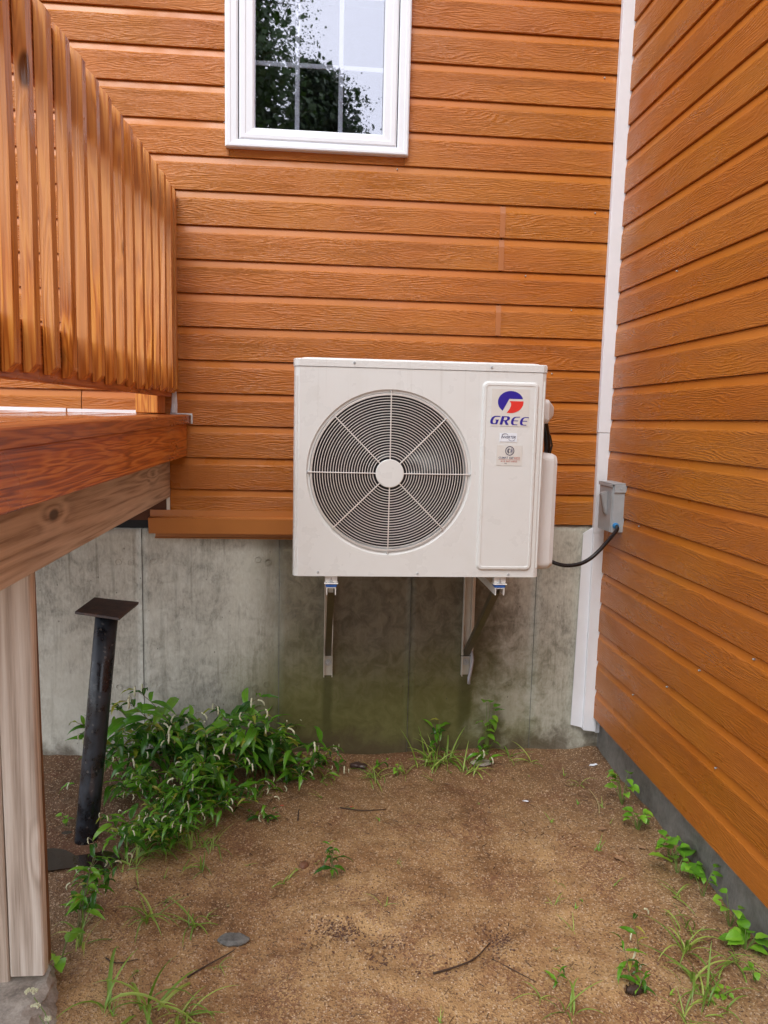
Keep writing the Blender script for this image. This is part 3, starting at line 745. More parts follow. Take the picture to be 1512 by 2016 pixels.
# fan guard
FG = bpy.data.objects.new('fan_guard', None); COL.objects.link(FG); FG.parent = HP; FG.location = Vector((fx, yF, fz))-HP.location
def gy(r): return yF + .001 - .012*(1-(r/.312)**2)
def torus(r, y, m_, mat, name, seg=80):
    mb = MB(); loops = [[(fx+(r+m_*math.cos(b))*math.cos(a), y+m_*math.sin(b), fz+(r+m_*math.cos(b))*math.sin(a)) for b in [k*math.pi/3+.5 for k in range(6)]] for a in [2*math.pi*i/seg for i in range(seg)]]
    rows = [[mb.bm.verts.new(p) for p in l] for l in loops]
    for i in range(seg):
        a_, b_ = rows[i], rows[(i+1) % seg]
        for k in range(6): mb.bm.faces.new((a_[k], a_[(k+1) % 6], b_[(k+1) % 6], b_[k]))
    return mb.build(name, mat, FG, smooth=True)
r = .0665; n_r = 0
while r < .3065:
    torus(r, gy(r), .00165, M['guard'], 'guard_ring'); r += .01035; n_r += 1
torus(.3085, yF+.002, .0025, M['guard'], 'guard_ring')
for q in range(8):
    a = q*math.pi/4; pts = [(fx+rr*math.cos(a), gy(rr)-.0030, fz+rr*math.sin(a)) for rr in (.05, .12, .2, .26, .312 if q % 2 else .3195)]
    MB().tube(pts, .0024, 6).build('guard_spoke', M['guard'], FG)
mb = MB(); c = lambda q, yy: [(fx+q*math.cos(i*math.pi/28), yy, fz+q*math.sin(i*math.pi/28)) for i in range(56)]
mb.loft([c(.0555, gy(.05)+.003), c(.0555, gy(.05)-.004), c(.053, gy(.05)-.0062)], True, True); mb.build('guard_hub', M['cabinet'], FG)
# fan and coil behind
FA = bpy.data.objects.new('fan', None); COL.objects.link(FA); FA.parent = HP; FA.location = Vector((fx, yF+.08, fz))-HP.location
mb = MB(); c = lambda q, yy: [(fx+q*math.cos(i*math.pi/16), yy, fz+q*math.sin(i*math.pi/16)) for i in range(32)]
mb.loft([c(.075, -.50), c(.075, -.585), c(.06, -.592)], True, True); mb.build('fan_hub', M['fan_dark'], FA)
for q in range(3):
    rows = []
    for j in range(9):
        rr = .07 + .222*j/8; row = []
        for i in range(9):
            t = i/8; a = R(120*q + 25 + (t-.5)*(58+30*j/8) + 14*j/8); row.append((fx+rr*math.cos(a), -.585+.075*t+.02*math.sin(t*3.1), fz+rr*math.sin(a)))
        rows.append(row)
    mb = MB(); mb.loft(rows, False, False, closed=False); o = mb.build('fan_blade', M['fan_dark'], FA, smooth=True)
    md = o.modifiers.new('t', 'SOLIDIFY'); md.thickness = .003
vs, fs = [], []
for i in range(150):
    x = fx-.31+.62*i/150; n0 = len(vs)
    vs += [(x, -.44, fz-.33), (x+.0012, -.44, fz-.33), (x+.0012, -.44, fz+.33), (x, -.44, fz+.33)]; fs.append((n0, n0+1, n0+2, n0+3))
me = bpy.data.meshes.new('coil_fins'); me.from_pydata(vs, [], fs); o = link('coil_fins', me, M['fan_dark'], HP); o['kind'] = 'stuff'
mb = MB(); mb.face([(fx-.34, -.43, fz-.36), (fx+.34, -.43, fz-.36), (fx+.34, -.43, fz+.36), (fx-.34, -.43, fz+.36)]); mb.build('coil_back', M['fan_dark'], HP)
# right side: valve cover, pipe bump, lineset
mb = MB()
def cov(k, x): return [(x, -.43+.11*k*math.cos(t), 1.305+(.235*k)*math.sin(t)) for t in [2*math.pi*i/24 for i in range(24)]]
def sq(x, g): 
    P = rrect(-.56+g, -.27-g, 1.058+g, 1.548-g, .03); return [(x, p[0], p[1]) for p in P]
mb.loft([sq(bx1-.002, 0), sq(.955, .002), sq(.972, .010), sq(.978, .028)], False, True); mb.build('valve_cover', M['cover'], HP, smooth=False)
mb = MB(); P = rrect(-.46, -.34, 1.675, 1.775, .02)
mb.loft([[(bx1-.002, p[0], p[1]) for p in P], [(.955, p[0], p[1]-.006) for p in P], [(.985, -.40+(p[0]+.40)*.45, 1.722+(p[1]-1.725)*.4) for p in P]], False, True); mb.build('pipe_hood', M['cover'], HP)
MB().tube([(.955, -.37, 1.70), (.972, -.355, 1.66), (.984, -.35, 1.61), (.992, -.34, 1.56), (.993, -.33, 1.50)], .015, 8).build('insulated_pipe', M['cable'], HP, smooth=True)
MB().tube([(.985, -.39, 1.62), (.998, -.385, 1.575), (.990, -.38, 1.53)], .004, 6).build('cable_tie', M['cable'], HP)

# printed marks on the service panel
def lg(zx, zy):            # logo drawing units -> panel metres
    px = 930+zx/10.607; py = 740+zy/10.607
    return (.685+(px-978)*.00203, 1.794-(py-769)*.00203)
LB = MB().box(.662, .812, yP-.0012, yP-.0002, 1.655, 1.800).build('logo_label', M['film'], HP)
def flat(pts, y, mat, name, parent=HP):
    mb = MB(); mb.face([(p[0], y, p[1]) for p in pts]).normal_update(); bmesh.ops.triangulate(mb.bm, faces=mb.bm.faces); return mb.build(name, mat, parent)
yL = yP-.0018
el = lambda a: (787+268*math.cos(R(a)), 540-225*math.sin(R(a)))
blue = [(1040, 475), (755, 475), (620, 730)] + [el(a) for a in range(232, 16, -8)]
flat([lg(*p) for p in blue], yL, M['print_blue'], 'logo_blue', LB)
red = [(760, 520), (1052, 520)] + [el(a) for a in range(2, -108, -8)] + [(710, 762), (770, 680), (795, 610), (793, 560)]
flat([lg(*p) for p in red], yL, M['print_red'], 'logo_red', LB)
Ge = [(1, 1), (.42, 1), (.24, .94), (.1, .82), (.02, .62), (0, .4), (.05, .18), (.16, .05), (.38, 0), (.86, 0), (.93, .56), (.55, .56), (.55, .46), (.66, .46), (.63, .12), (.45, .12), (.33, .2), (.28, .4), (.31, .65), (.38, .8), (.5, .88), (1, .88)]
Rr_ = [(0, 0), (0, 1), (.7, 1), (.88, .93), (.96, .78), (.92, .6), (.8, .48), (.68, .44), (1, 0), (.66, 0), (.42, .42), (.305, .42), (.305, .54), (.55, .54), (.64, .62), (.65, .76), (.58, .88), (.30, .88), (.30, 0)]
Ee = [(1, 1), (.5, 1), (.27, .95), (.12, .84), (.03, .68), (0, .5), (.03, .3), (.12, .13), (.27, .03), (.5, 0), (.95, 0), (.95, .09), (.6, .09), (.45, .14), (.36, .26), (.32, .46), (.92, .46), (.92, .55), (.32, .55), (.35, .72), (.44, .85), (.58, .91), (1, .91)]
for P, a, b, dy in ((Ge, 360, 545, 0), (Rr_, 572, 762, 5), (Ee, 790, 950, 9), (Ee, 978, 1140, 13)):
    flat([lg(a+(b-a)*p[0]+42*p[1], 998+dy-172*p[1]) for p in P], yL, M['print_blue'], 'letter', LB)
def text(s, x, z, h, mat, parent, y, sx=1., shear=0., bold=0., name='lettering'):
    cu = bpy.data.curves.new('t', 'FONT'); cu.body = s; cu.size = 1; cu.offset = bold; cu.resolution_u = 3
    o = bpy.data.objects.new('t', cu); COL.objects.link(o); bpy.context.view_layer.update()
    me = bpy.data.meshes.new_from_object(o); bpy.data.objects.remove(o)
    w_ = max(v.co.x for v in me.vertices); k = h/.7
    for v in me.vertices:
        px, pz = v.co.x, v.co.y; v.co = (x + px*k*sx + shear*pz*k, y, z + pz*k)
    me.name = name; me.materials.clear(); return link(name, me, mat, parent), w_*k*sx
IL = MB().box(.700, .7695, yP-.0012, yP-.0002, 1.594, 1.628).build('inverter_label', M['sticker'], HP)
def fit_text(s, x0_, x1_, z, h, mat, parent, y, shear=0., bold=0.):
    o, w_ = text(s, 0, 0, h, mat, parent, 0, 1., 0, bold); kx = (x1_-x0_)/w_
    for v in o.data.vertices: px, pz = v.co.x, v.co.z; v.co = (x0_+px*kx+shear*pz, y, z+pz)
    return o
fit_text('INVERTER', .7045, .7640, 1.6075, .0098, M['print_dark'], IL, yL, .25, .015)
def ribbon(pts, w0, w1, y, mat, parent, name):
    mb = MB(); n = len(pts); L, Q = [], []
    for i, p in enumerate(pts):
        a = pts[max(0, i-1)]; b = pts[min(n-1, i+1)]; dx, dy = b[0]-a[0], b[1]-a[1]; l = math.hypot(dx, dy); ww = (w0+(w1-w0)*i/(n-1))/2
        L.append((p[0]-dy/l*ww, y, p[1]+dx/l*ww)); Q.append((p[0]+dy/l*ww, y, p[1]-dx/l*ww))
    mb.loft([L, Q], False, False, closed=False); return mb.build(name, mat, parent)
ribbon([(.7215+.0135*math.cos(R(a)), 1.6150+.0105*math.sin(R(a))) for a in range(160, 20, -10)], .0028, .0012, yL-.0002, M['print_dark'], IL, 'swoosh')
ribbon([(.7485+.0135*math.cos(R(a)), 1.6080-.0102*math.sin(R(a))) for a in range(165, 20, -10)], .0012, .0018, yL-.0002, M['print_slate'], IL, 'swoosh')
CL = MB().box(.690, .793, yP-.0012, yP-.0002, 1.500, 1.580).build('installer_label', M['film'], HP)
ribbon([(.7425+.0168*math.cos(R(a)), 1.5585+.0168*math.sin(R(a))) for a in range(0, 361, 12)], .0030, .0030, yL, M['print_dark'], CL, 'emblem_ring')
for a in range(100, 261, 22): ribbon([(.7415+.004*math.cos(R(a)), 1.5585+.004*math.sin(R(a))), (.7415+.0115*math.cos(R(a)), 1.5585+.0115*math.sin(R(a)))], .0030, .0008, yL-.0001-a*1e-6, M['print_dark'], CL, 'emblem_ray')
for a in (-70, -35, 0, 35, 70): ribbon([(.7448+.002*math.cos(R(a)), 1.5585+.002*math.sin(R(a))), (.7448+.0105*math.cos(R(a)), 1.5585+.0105*math.sin(R(a)))], .0012, .0034, yL-.0001-abs(a)*1e-6, M['print_slate'], CL, 'emblem_flake')
fit_text('CLIMAT', .6985, .7370, 1.5270, .0080, M['print_slate'], CL, yL, 0, .01)
fit_text('EXP', .7415, .7590, 1.5265, .0080, M['print_dark'], CL, yL, 0, .01)
fit_text('RESS', .7605, .7850, 1.5262, .0080, M['print_pink'], CL, yL, 0, .01)
ribbon([(.6985, 1.5238), (.785, 1.5232)], .0010, .0010, yL, M['print_pink'], CL, 'rule')
fit_text('418 907-6855', .7070, .7740, 1.5140, .0062, M['print_pink'], CL, yL, 0, .01)
fit_text('RBQ', .7230, .7325, 1.5075, .0030, M['print_dark'], CL, yL, 0, .02)

# water drops on the cabinet
def drops():
    rnd = random.Random(3); vs, fs = [], []
    for i in range(420):
        q = rnd.random()
        if q < .45: x, z = rnd.uniform(bx0+.03, bx1-.03), rnd.uniform(1.868, 1.890); y = yF-o_
        elif q < .75: x, z = rnd.uniform(bx0+.03, bx1-.03), 1.86-.35*rnd.random()**2.5; y = yF
        elif q < .85: x, z = rnd.uniform(.64, .84), 1.81-.06*rnd.random()**1.5; y = yP
        else: x, z = rnd.uniform(bx0+.03, bx1-.03), rnd.uniform(1.05, 1.86); y = yF
        if math.hypot(x-fx, z-fz) < .33 or (y == yF and .62 < x < .86 and 1.07 < z < 1.835): continue
        r_ = rnd.uniform(.0006, .0017); n0 = len(vs)
        for j in range(6): a = j*math.pi/3; vs.append((x+r_*math.cos(a), y+.0002, z+r_*math.sin(a)*1.2))
        for j in range(6): a = j*math.pi/3; vs.append((x+.6*r_*math.cos(a), y-.0005*r_/.001, z+.6*r_*math.sin(a)))
        fs += [(n0+j, n0+(j+1) % 6, n0+6+(j+1) % 6, n0+6+j) for j in range(6)] + [tuple(n0+6+j for j in range(6))]
    me = bpy.data.meshes.new('water_drops'); me.from_pydata(vs, [], fs); o = link('water_drops', me, plain('water_drop_gloss', (.80, .80, .80), .05), HP); o['kind'] = 'stuff'
drops()

# ------------------------------------------------------------------ wall brackets
def bracket(x, label, left):
    B = thing('wall_bracket', label, 'bracket', (x, 0, .42), 'steel brackets carrying the heat pump')
    w_ = .0215
    mb = MB(); mb.prism([(x-w_, -.024), (x-w_, .010), (x+w_, .010), (x+w_, -.024), (x+w_-.003, -.024), (x+w_-.003, .006), (x-w_+.003, .006), (x-w_+.003, -.024)], lambda p, t: (p[0], p[1], t), .412, 1.02); mb.build('wall_channel', M['bracket'], B)
    if not left: MB().box(x+w_+.001, x+w_+.013, -.010, .009, .50, 1.02).build('wall_channel_flange', M['bracket'], B)
    mb = MB(); mb.prism([(x-.019, .970), (x-.019, 1.001), (x+.019, 1.001), (x+.019, .970), (x+.0155, .970), (x+.0155, .9975), (x-.0155, .9975), (x-.0155, .970)], lambda p, t: (p[0], t, p[1]), -.640, -.026); mb.build('arm', M['white_steel'], B)
    mb = MB()
    d = Vector((0, -.56, .45)).normalized(); n = Vector((0, d.z, -d.y)); s = Vector((x, -.012, .530)); e = Vector((x, -.575, .975))
    hw, hd = .0138, .014
    c = [Vector((-hw, 0, 0))+n*-hd, Vector((-hw, 0, 0))+n*hd, Vector((-hw+.003, 0, 0))+n*hd, Vector((-hw+.003, 0, 0))+n*(-hd+.003), Vector((hw-.003, 0, 0))+n*(-hd+.003), Vector((hw-.003, 0, 0))+n*hd, Vector((hw, 0, 0))+n*hd, Vector((hw, 0, 0))+n*-hd]
    mb.loft([[s+q for q in c], [e+q for q in c]]); mb.build('diagonal_strut', M['strut'], B)
    for z in (.478, .935):
        mb = MB(); c2 = lambda q, yy, n_: [(x+q*math.cos(i*2*math.pi/n_), yy, z+q*math.sin(i*2*math.pi/n_)) for i in range(n_)]
        mb.loft([c2(.0165, .0055, 18), c2(.0165, .001, 18)]); mb.loft([c2(.0090, .0005, 6), c2(.0090, -.008, 6)]); mb.loft([c2(.004, -.006, 8), c2(.004, -.014, 8)]); mb.build('anchor_bolt', M['galv'], B)
    # vibration mount and foot clamp at the front end
    for yy in (-.625, -.33):
        MB().box(x-.0225, x+.0225, yy-.018, yy+.018, 1.0015, 1.014).build('rubber_pad', M['blue'], B, bevel=.003, seg=2)
        mb = MB(); mb.box(x-.028, x+.028, yy-.022, yy+.022, 1.0145, 1.018); mb.box(x-.024, x+.024, yy-.010, yy+.022, 1.0185, 1.046); mb.build('foot_plate', M['white_steel'], B, bevel=.0012)
        mb = MB(); c3 = lambda q, z, n_: [(x+q*math.cos(i*2*math.pi/n_), yy-.012, z+0*i) if 0 else (x+q*math.cos(i*2*math.pi/n_), yy-.008+q*math.sin(i*2*math.pi/n_), z) for i in range(n_)]
        mb.loft([c3(.012, 1.0182, 16), c3(.012, 1.021, 16)]); mb.loft([c3(.007, 1.021, 6), c3(.007, 1.030, 6)]); mb.loft([c3(.0035, 1.030, 8), c3(.0035, 1.040, 8)]); mb.build('mount_bolt', M['galv'], B)
    return B
bracket(.046, 'left steel wall bracket with blue pad, strut seen head-on', True)
B2 = bracket(.731, 'right steel wall bracket with strut seen at an angle, beside the hose', False)
HO = thing('drain_hose', 'short pale grey hose end tied to the right bracket', 'hose', (.76, -.02, .39))
MB().tube([(.752, -.030, .545), (.757, -.040, .50), (.752, -.036, .45), (.745, -.034, .41), (.745, -.034, .378)], .008, 8).build('hose', plain('pale_grey_hose', (.42, .43, .47), .4), HO, smooth=True)
mb = MB(); mb.tube([(.731+.030*math.cos(t*.524), -.020+.026*math.sin(t*.524), .517-.008*math.sin(t*.524)) for t in range(13)], .0018, 5, False); mb.build('zip_tie', M['cable'], HO)

# ------------------------------------------------------------------ disconnect box
DB = thing('disconnect_box', 'grey electrical disconnect box with side handle on the right wall', 'electrical box', (1.39, -.17, 1.17))
MB().box(1.338, 1.398, -.252, -.092, 1.176, 1.398).build('enclosure', M['grey_box'], DB, bevel=.003, seg=2)
MB().box(1.3325, 1.3372, -.249, -.096, 1.178, 1.385).build('door', M['grey_box'], DB, bevel=.0015)
mb = MB(); mb.box(1.329, 1.400, -.258, -.088, 1.3985, 1.405); mb.box(1.341, 1.400, -.2585, -.2535, 1.362, 1.3983); mb.box(1.3285, 1.3320, -.258, -.088, 1.386, 1.3983); mb.build('hood', M['grey_box'], DB, bevel=.001)
screw(1.372, -.2595, 1.379, DB, .003)
mb = MB()
mb.loft([[(1.3320, -.165, 1.25), (1.3320, -.205, 1.25), (1.3320, -.205, 1.365), (1.3320, -.165, 1.365)][::-1], [(1.322, -.170, 1.262), (1.322, -.200, 1.262), (1.300, -.200, 1.352), (1.300, -.170, 1.352)][::-1]]); mb.build('handle', M['grey_handle'], DB, bevel=.004, seg=2)
mb = MB(); mb.loft([[(1.356+q*math.cos(i*math.pi/5), yy, 1.209+q*math.sin(i*math.pi/5)) for i in range(10)] for q, yy in ((.014, -.2525), (.014, -.262), (.011, -.262), (.011, -.274))]); mb.build('cable_gland', M['blue_gland'], DB)
PC = [(.93, -.38, 1.085), (1.0, -.385, 1.072), (1.04, -.395, 1.057), (1.085, -.40, 1.049), (1.142, -.40, 1.056), (1.19, -.39, 1.076), (1.235, -.375, 1.108), (1.285, -.345, 1.148), (1.325, -.315, 1.178), (1.350, -.292, 1.198), (1.356, -.270, 1.209)]
def catmull(P, n=5):
    P = [Vector(p) for p in P]; Q = [P[0]]+P+[P[-1]]; out = []
    for i in range(1, len(Q)-2):
        for j in range(n):
            t = j/n; a, b, c_, d_ = Q[i-1], Q[i], Q[i+1], Q[i+2]
            out.append(.5*((2*b)+(c_-a)*t+(2*a-5*b+4*c_-d_)*t*t+(3*b-a-3*c_+d_)*t**3))
    return out+[P[-1]]
tag(MB().tube(catmull(PC), .0088, 10).build('power_cable', M['cable'], smooth=True), 'black power cable looping from the heat pump to the grey box', 'cable')

# ------------------------------------------------------------------ leaning pipe, stone, puddle, litter
PP = thing('steel_pile', 'black leaning steel pile with a square plate on top under the deck', 'pipe pile', (-.909, -.70, 0))
pa, pb = Vector((-.917, -.72, -.12)), Vector((-.838, -.598, .888)); pax = (pb-pa).normalized()
MB().tube([pa, pa.lerp(pb, .3), pa.lerp(pb, .6), pb], .0435, 28).build('pipe', M['black_pipe'], PP, smooth=True)
mb = MB(); quad = [Vector((-.950, -.640, .893)), Vector((-.756, -.735, .893)), Vector((-.731, -.532, .905)), Vector((-.930, -.455, .905))]
mb.loft([[q+pax*-.003 for q in quad], [q+pax*.008 for q in quad]]); mb.build('top_plate', M['plate'], PP, bevel=.0015)

def rock(name, cx, cy, rx, ry, rz, seed, mat, zoff=0., sub=3, rough_=.18, label=None, cat='stone', group=None):
    bm = bmesh.new(); bmesh.ops.create_icosphere(bm, subdivisions=sub, radius=1)
    for v in bm.verts:
        n = noise.noise(v.co*1.3+Vector((seed, seed*.7, 0))); n2 = noise.noise(v.co*4+Vector((seed, 0, 2)))
        k = 1+rough_*1.4*n+rough_*.4*n2; p = v.co*k
        q = max(-1, min(.75, p.z)); v.co = (cx+p.x*rx, cy+p.y*ry, zoff+q*rz)
    me = bpy.data.meshes.new(name); bm.to_mesh(me); bm.free(); o = link(name, me, mat)
    return tag(o, label, cat, group)
def footing_stone():
    mb = MB(); base = [(-1.10, -1.98), (-.60, -1.98), (-.632, -1.72), (-.70, -1.56), (-.762, -1.46), (-.80, -1.40), (-1.10, -1.40)]
    top = [(-1.08, -1.84), (-.83, -1.80), (-.775, -1.70), (-.755, -1.60), (-.778, -1.50), (-.81, -1.44), (-1.08, -1.44)]
    N = 120
    def samp(P, i):
        t = i/N*len(P); k = int(t) % len(P); f = t-int(t); a, b = P[k], P[(k+1) % len(P)]; return (a[0]+(b[0]-a[0])*f, a[1]+(b[1]-a[1])*f)
    loops = []
    for j in range(13):
        t = j/12; l = []
        for i in range(N):
            a, b = samp(base, i), samp(top, i); x = a[0]+(b[0]-a[0])*t; y = a[1]+(b[1]-a[1])*t
            z = -.04+.082*t**.7; x += .016*nz(x, y+z*4, 16, 3)+.006*nz(x, y+z, 45, 3); y += .016*nz(x+z*5, y, 16, 8)+.006*nz(x+z, y, 45, 3); z += .012*nz(x, y, 16, 5)*t
            l.append((x, y, z))
        loops.append(l)
    c = (-.90, -1.68)
    for k in (.8, .55, .25): loops.append([(c[0]+(p[0]-c[0])*k, c[1]+(p[1]-c[1])*k, .044+.010*nz(c[0]+(p[0]-c[0])*k, c[1]+(p[1]-c[1])*k, 12, 5)) for p in loops[12]])
    mb.loft(loops, False, True)
    tag(mb.build('footing_stone', M['stone']), 'rough grey stone block under the bleached deck post', 'stone')
footing_stone()
rock('flat_stone', -.261, -1.328, .048, .028, .014, 3., M['concrete_side'], .000, label='flat grey stone half sunk in the sand left of the scrape')
rock('flat_stone', .80, -.13, .050, .030, .010, 8., M['stone'], .010, label='flat grey stone on wet soil near the foundation, below the paper scrap')
rock('stone', -.045, -.94, .018, .020, .014, 5., plain('red_brown_stone', (.17, .075, .04), .5), .006, label='small rounded red-brown stone beside the leafy sprout')
rock('stone', .185, -.135, .030, .020, .014, 6., plain('wet_purple_stone', (.060, .034, .030), .3), .012, label='dark wet lump by the grass at the foundation foot')
rock('stone', .215, -.15, .026, .018, .012, 9., plain('wet_purple_stone_two', (.055, .03, .027), .3), .014, label='second dark wet lump just right of the first by the foundation')
for i, (x, y) in enumerate([(.0, -1.345), (.022, -1.352), (.045, -1.338), (-.02, -1.36), (.19, -1.40), (.21, -1.412), (.17, -1.41)]):
    rock('soil_clod', x, y, .011, .010, .008, i*2.3, M['sand'], gh(x, y)+.003, 2, .3, label='small sand clod crumbled beside the curved scrape', cat='clod', group='sand clods by the scrape')
# puddle in the hollow beneath the deck
mb = MB(); pts = [(-1.10, -.815), (-1.0, -.80), (-.95, -.815), (-.90, -.855), (-.85, -.845), (-.80, -.825), (-.745, -.850), (-.725, -.885), (-.745, -.935), (-.80, -.945), (-.86, -.925), (-.93, -.940), (-1.0, -.955), (-1.10, -.93)]
mb.face([(x, y, .0165+max(gh(x, y) for x, y in pts)*0) for x, y in pts]); o = mb.build('puddle', M['puddle']); tag(o, 'dark narrow puddle on the soil behind the deck post', 'puddle')
mb = MB(); mb.face([(-.985+.022*math.cos(t*.7), -.695+.014*math.sin(t*.7), .018) for t in range(9)]); tag(mb.build('puddle', M['puddle']), 'tiny round puddle left of the black pipe foot', 'puddle')

def scrap(x, y, pts, label, tilt=.006, mat='paper'):
    mb = MB(); z = gh(x, y)+.006
    mb.loft([[(x+p[0], y+p[1], z+tilt*math.sin(40*p[0])+k) for p in pts] for k in (0, .0008)]); tag(mb.build('paper_scrap', M[mat]), label, 'litter')
scrap(.775, -.052, [(-.018, -.008), (.014, -.012), (.022, .006), (.006, .012), (-.006, .008)], 'white paper scrap at the foundation below the vine', .01)
scrap(1.355, -.161, [(-.020, .002), (-.002, -.012), (.018, -.010), (.016, .003), (.0, .006), (-.01, .014)], 'torn white paper scrap in the corner near the side wall', .008)
scrap(.929, -.479, [(-.014, .008), (.004, -.010), (.012, -.008), (.004, .006)], 'slim white paper sliver lying alone on bare soil')
scrap(-.520, -.700, [(-.006, -.010), (.006, -.006), (.008, .012), (-.002, .014)], 'small white crumb of litter in the grass edge by the leafy clump')
scrap(.150, -.505, [(-.008, -.002), (.008, -.003), (.009, .003), (-.006, .003)], 'tiny red plastic chip lying on wet soil toward the foundation', .0, 'chip_red')
scrap(-.15, -.50, [(-.008, -.002), (.006, -.003), (.009, .003), (-.006, .004)], 'faded red chip on soil right of the leafy clump', .0, 'chip_red')
def dryleaf(x, y, s, a, label):
    mb = MB(); P = [(0, -.5), (.18, -.3), (.12, -.15), (.32, -.02), (.16, .12), (.2, .3), (.05, .28), (0, .5), (-.08, .25), (-.24, .28), (-.15, .1), (-.33, 0), (-.14, -.14), (-.2, -.32)]
    z = gh(x, y)+.006; ca, sa = math.cos(a), math.sin(a)
    mb.face([(x+s*(p[0]*ca-p[1]*sa), y+s*(p[0]*sa+p[1]*ca), z+.25*s*abs(p[0])) for p in P]); bmesh.ops.triangulate(mb.bm, faces=mb.bm.faces)
    o = mb.build('dry_leaf', M['dry_leaf']); tag(o, label, 'leaf')
dryleaf(1.157, -.974, .055, .6, 'curled tan dry leaf on the soil left of the big green leaves')
dryleaf(1.172, -.76, .048, 1.6, 'pale brown dry leaf farther back on the soil near the side footing')
dryleaf(.30, -1.62, .02, .2, 'tiny brown leaf fragment on the bare sand in front')
for q, (x, y, s_, a_, l_) in enumerate([(1.28, -.90, .035, 1.1, 'small dark-edged dry leaf lying at the foot of the round-leaved weeds'), (1.02, -.86, .030, 2.2, 'crumpled dry leaf on bare soil left of the pale brown leaf'), (-.62, -1.05, .03, .4, 'curled dry leaf on the sand between pile and grass tufts'), (.42, -.42, .022, 2.8, 'little brown leaf scrap in the middle of the wet soil')]):
    dryleaf(x, y, s_, a_, l_)
def twig(pts, r, label, mat='twig'):
    P = [(x, y, gh(x, y)+z) for x, y, z in pts]; tag(MB().tube(catmull(P, 4), [r*(1-.5*i/(len(catmull(P, 4))-1)) for i in range(len(catmull(P, 4)))], 5).build('twig', M[mat], smooth=True), label, 'twig')
twig([(-.38, -1.485, .003), (-.33, -1.44, .006), (-.27, -1.395, .010), (-.25, -1.38, .012)], .003, 'reddish brown twig lying left of the flat stone')
twig([(1.215, -.615, .004), (1.24, -.54, .012), (1.25, -.46, .012), (1.245, -.40, .016)], .0026, 'thin pale curved stalk on soil near the side footing', 'straw')
twig([(-.078, -.62, .003), (-.076, -.60, .03), (-.074, -.59, .038)], .0035, 'short dark stub standing in soil before the foundation')
twig([(.10, -.52, .004), (.20, -.54, .006), (.30, -.52, .005)], .003, 'dark thin twig lying flat in mid soil')
twig([(.36, -1.51, .004), (.43, -1.485, .008), (.50, -1.45, .006), (.56, -1.39, .008)], .0035, 'dark root along the right end of the curved scrape')
twig([(.55, -1.47, .003), (.60, -1.52, .004), (.66, -1.575, .004)], .002, 'hair thin root trailing right below the scrape')
twig([(-.64, -1.40, .003), (-.60, -1.43, .005), (-.54, -1.41, .004)], .0025, 'curved brown twig near the deck post foot')
# pine cone
PCN = thing('pine_cone', 'brown pine cone lying on sand under the small sprout at lower right', 'pine cone', (.945, -1.63, .01))
mb = MB(); mb.tube([(.915, -1.63, .018), (.93, -1.63, .018), (.95, -1.628, .018), (.972, -1.626, .018)], [.006, .013, .013, .005], 10); mb.build('core', M['twig'], PCN)
for i in range(46):
    t = i/46; x = .914+.060*t; a = i*2.4; rr = .017*math.sin(math.pi*(.15+.8*t)); mb = MB()
    c = Vector((x, -1.629, .018)); d = Vector((-.35, math.cos(a), math.sin(a))).normalized(); s = d.cross(Vector((1, 0, 0))).normalized()
    mb.loft([[c+s*.004, c-s*.004, c+d*.002], [c+d*rr+s*.005, c+d*rr-s*.005, c+d*(rr+.004)]]); mb.build('scale', M['dry_leaf'] if i % 3 == 0 else M['twig'], PCN)

# ------------------------------------------------------------------ plants
def leaf_mesh(name, L, W, shape, droop, fold, mat, seg=8, wave=0.):
    vs, fs = [], []
    ang = .25; y, z = 0., 0.
    for i in range(seg+1):
        t = i/seg
        wd = W/2*{'lance': math.sin(math.pi*t**.72)**.9*(1-.25*t), 'ovate': (math.sin(math.pi*t**.62))**.8, 'blade': (1-t)**.55*min(1, .5+t*3)}[shape] if 0 < t < 1 else (W*.06 if t == 0 else .0002)
        zz = z + wave*math.sin(i*1.9)*wd
        vs += [(-wd, y, z+fold*wd+ (wave*wd*math.sin(i*2.1))), (0, y, z), (wd, y, z+fold*wd+(wave*wd*math.cos(i*2.3)))]
        y += L/seg*math.cos(ang); z += L/seg*math.sin(ang); ang -= droop/seg
    for i in range(seg):
        a = i*3; fs += [(a, a+1, a+4, a+3), (a+1, a+2, a+5, a+4)]
    me = bpy.data.meshes.new(name); me.from_pydata(vs, [], fs); me.materials.append(mat)
    for p in me.polygons: p.use_smooth = True
    return me
LM = [leaf_mesh('leaf', .100, .024, 'lance', d, .35, M['leaf'], 8, w_) for d, w_ in ((1.0, .1), (1.5, .2), (2.0, .1), (.6, .25))]
LM += [leaf_mesh('leaf', .070, .016, 'lance', 1.3, .5, M['leaf_old'], 8, .3), leaf_mesh('leaf', .110, .030, 'lance', 1.7, .3, M['leaf_deep'], 8, .2), leaf_mesh('leaf', .085, .020, 'lance', 2.3, .4, M['leaf_deep'], 8, .25)]
OM = [leaf_mesh('leaf', .060, .043, 'ovate', d, .25, M['leaf_bright'], 8, .08) for d in (.5, .9, 1.3)]
GM = [leaf_mesh('blade', .115, .0062, 'blade', d, .5, M['grass'], 7) for d in (.6, 1.2, 1.9, 2.5)]
TM = [leaf_mesh('leaf', .045, .010, 'lance', d, .35, M['leaf_bright'], 6, .1) for d in (.6, 1.2)]
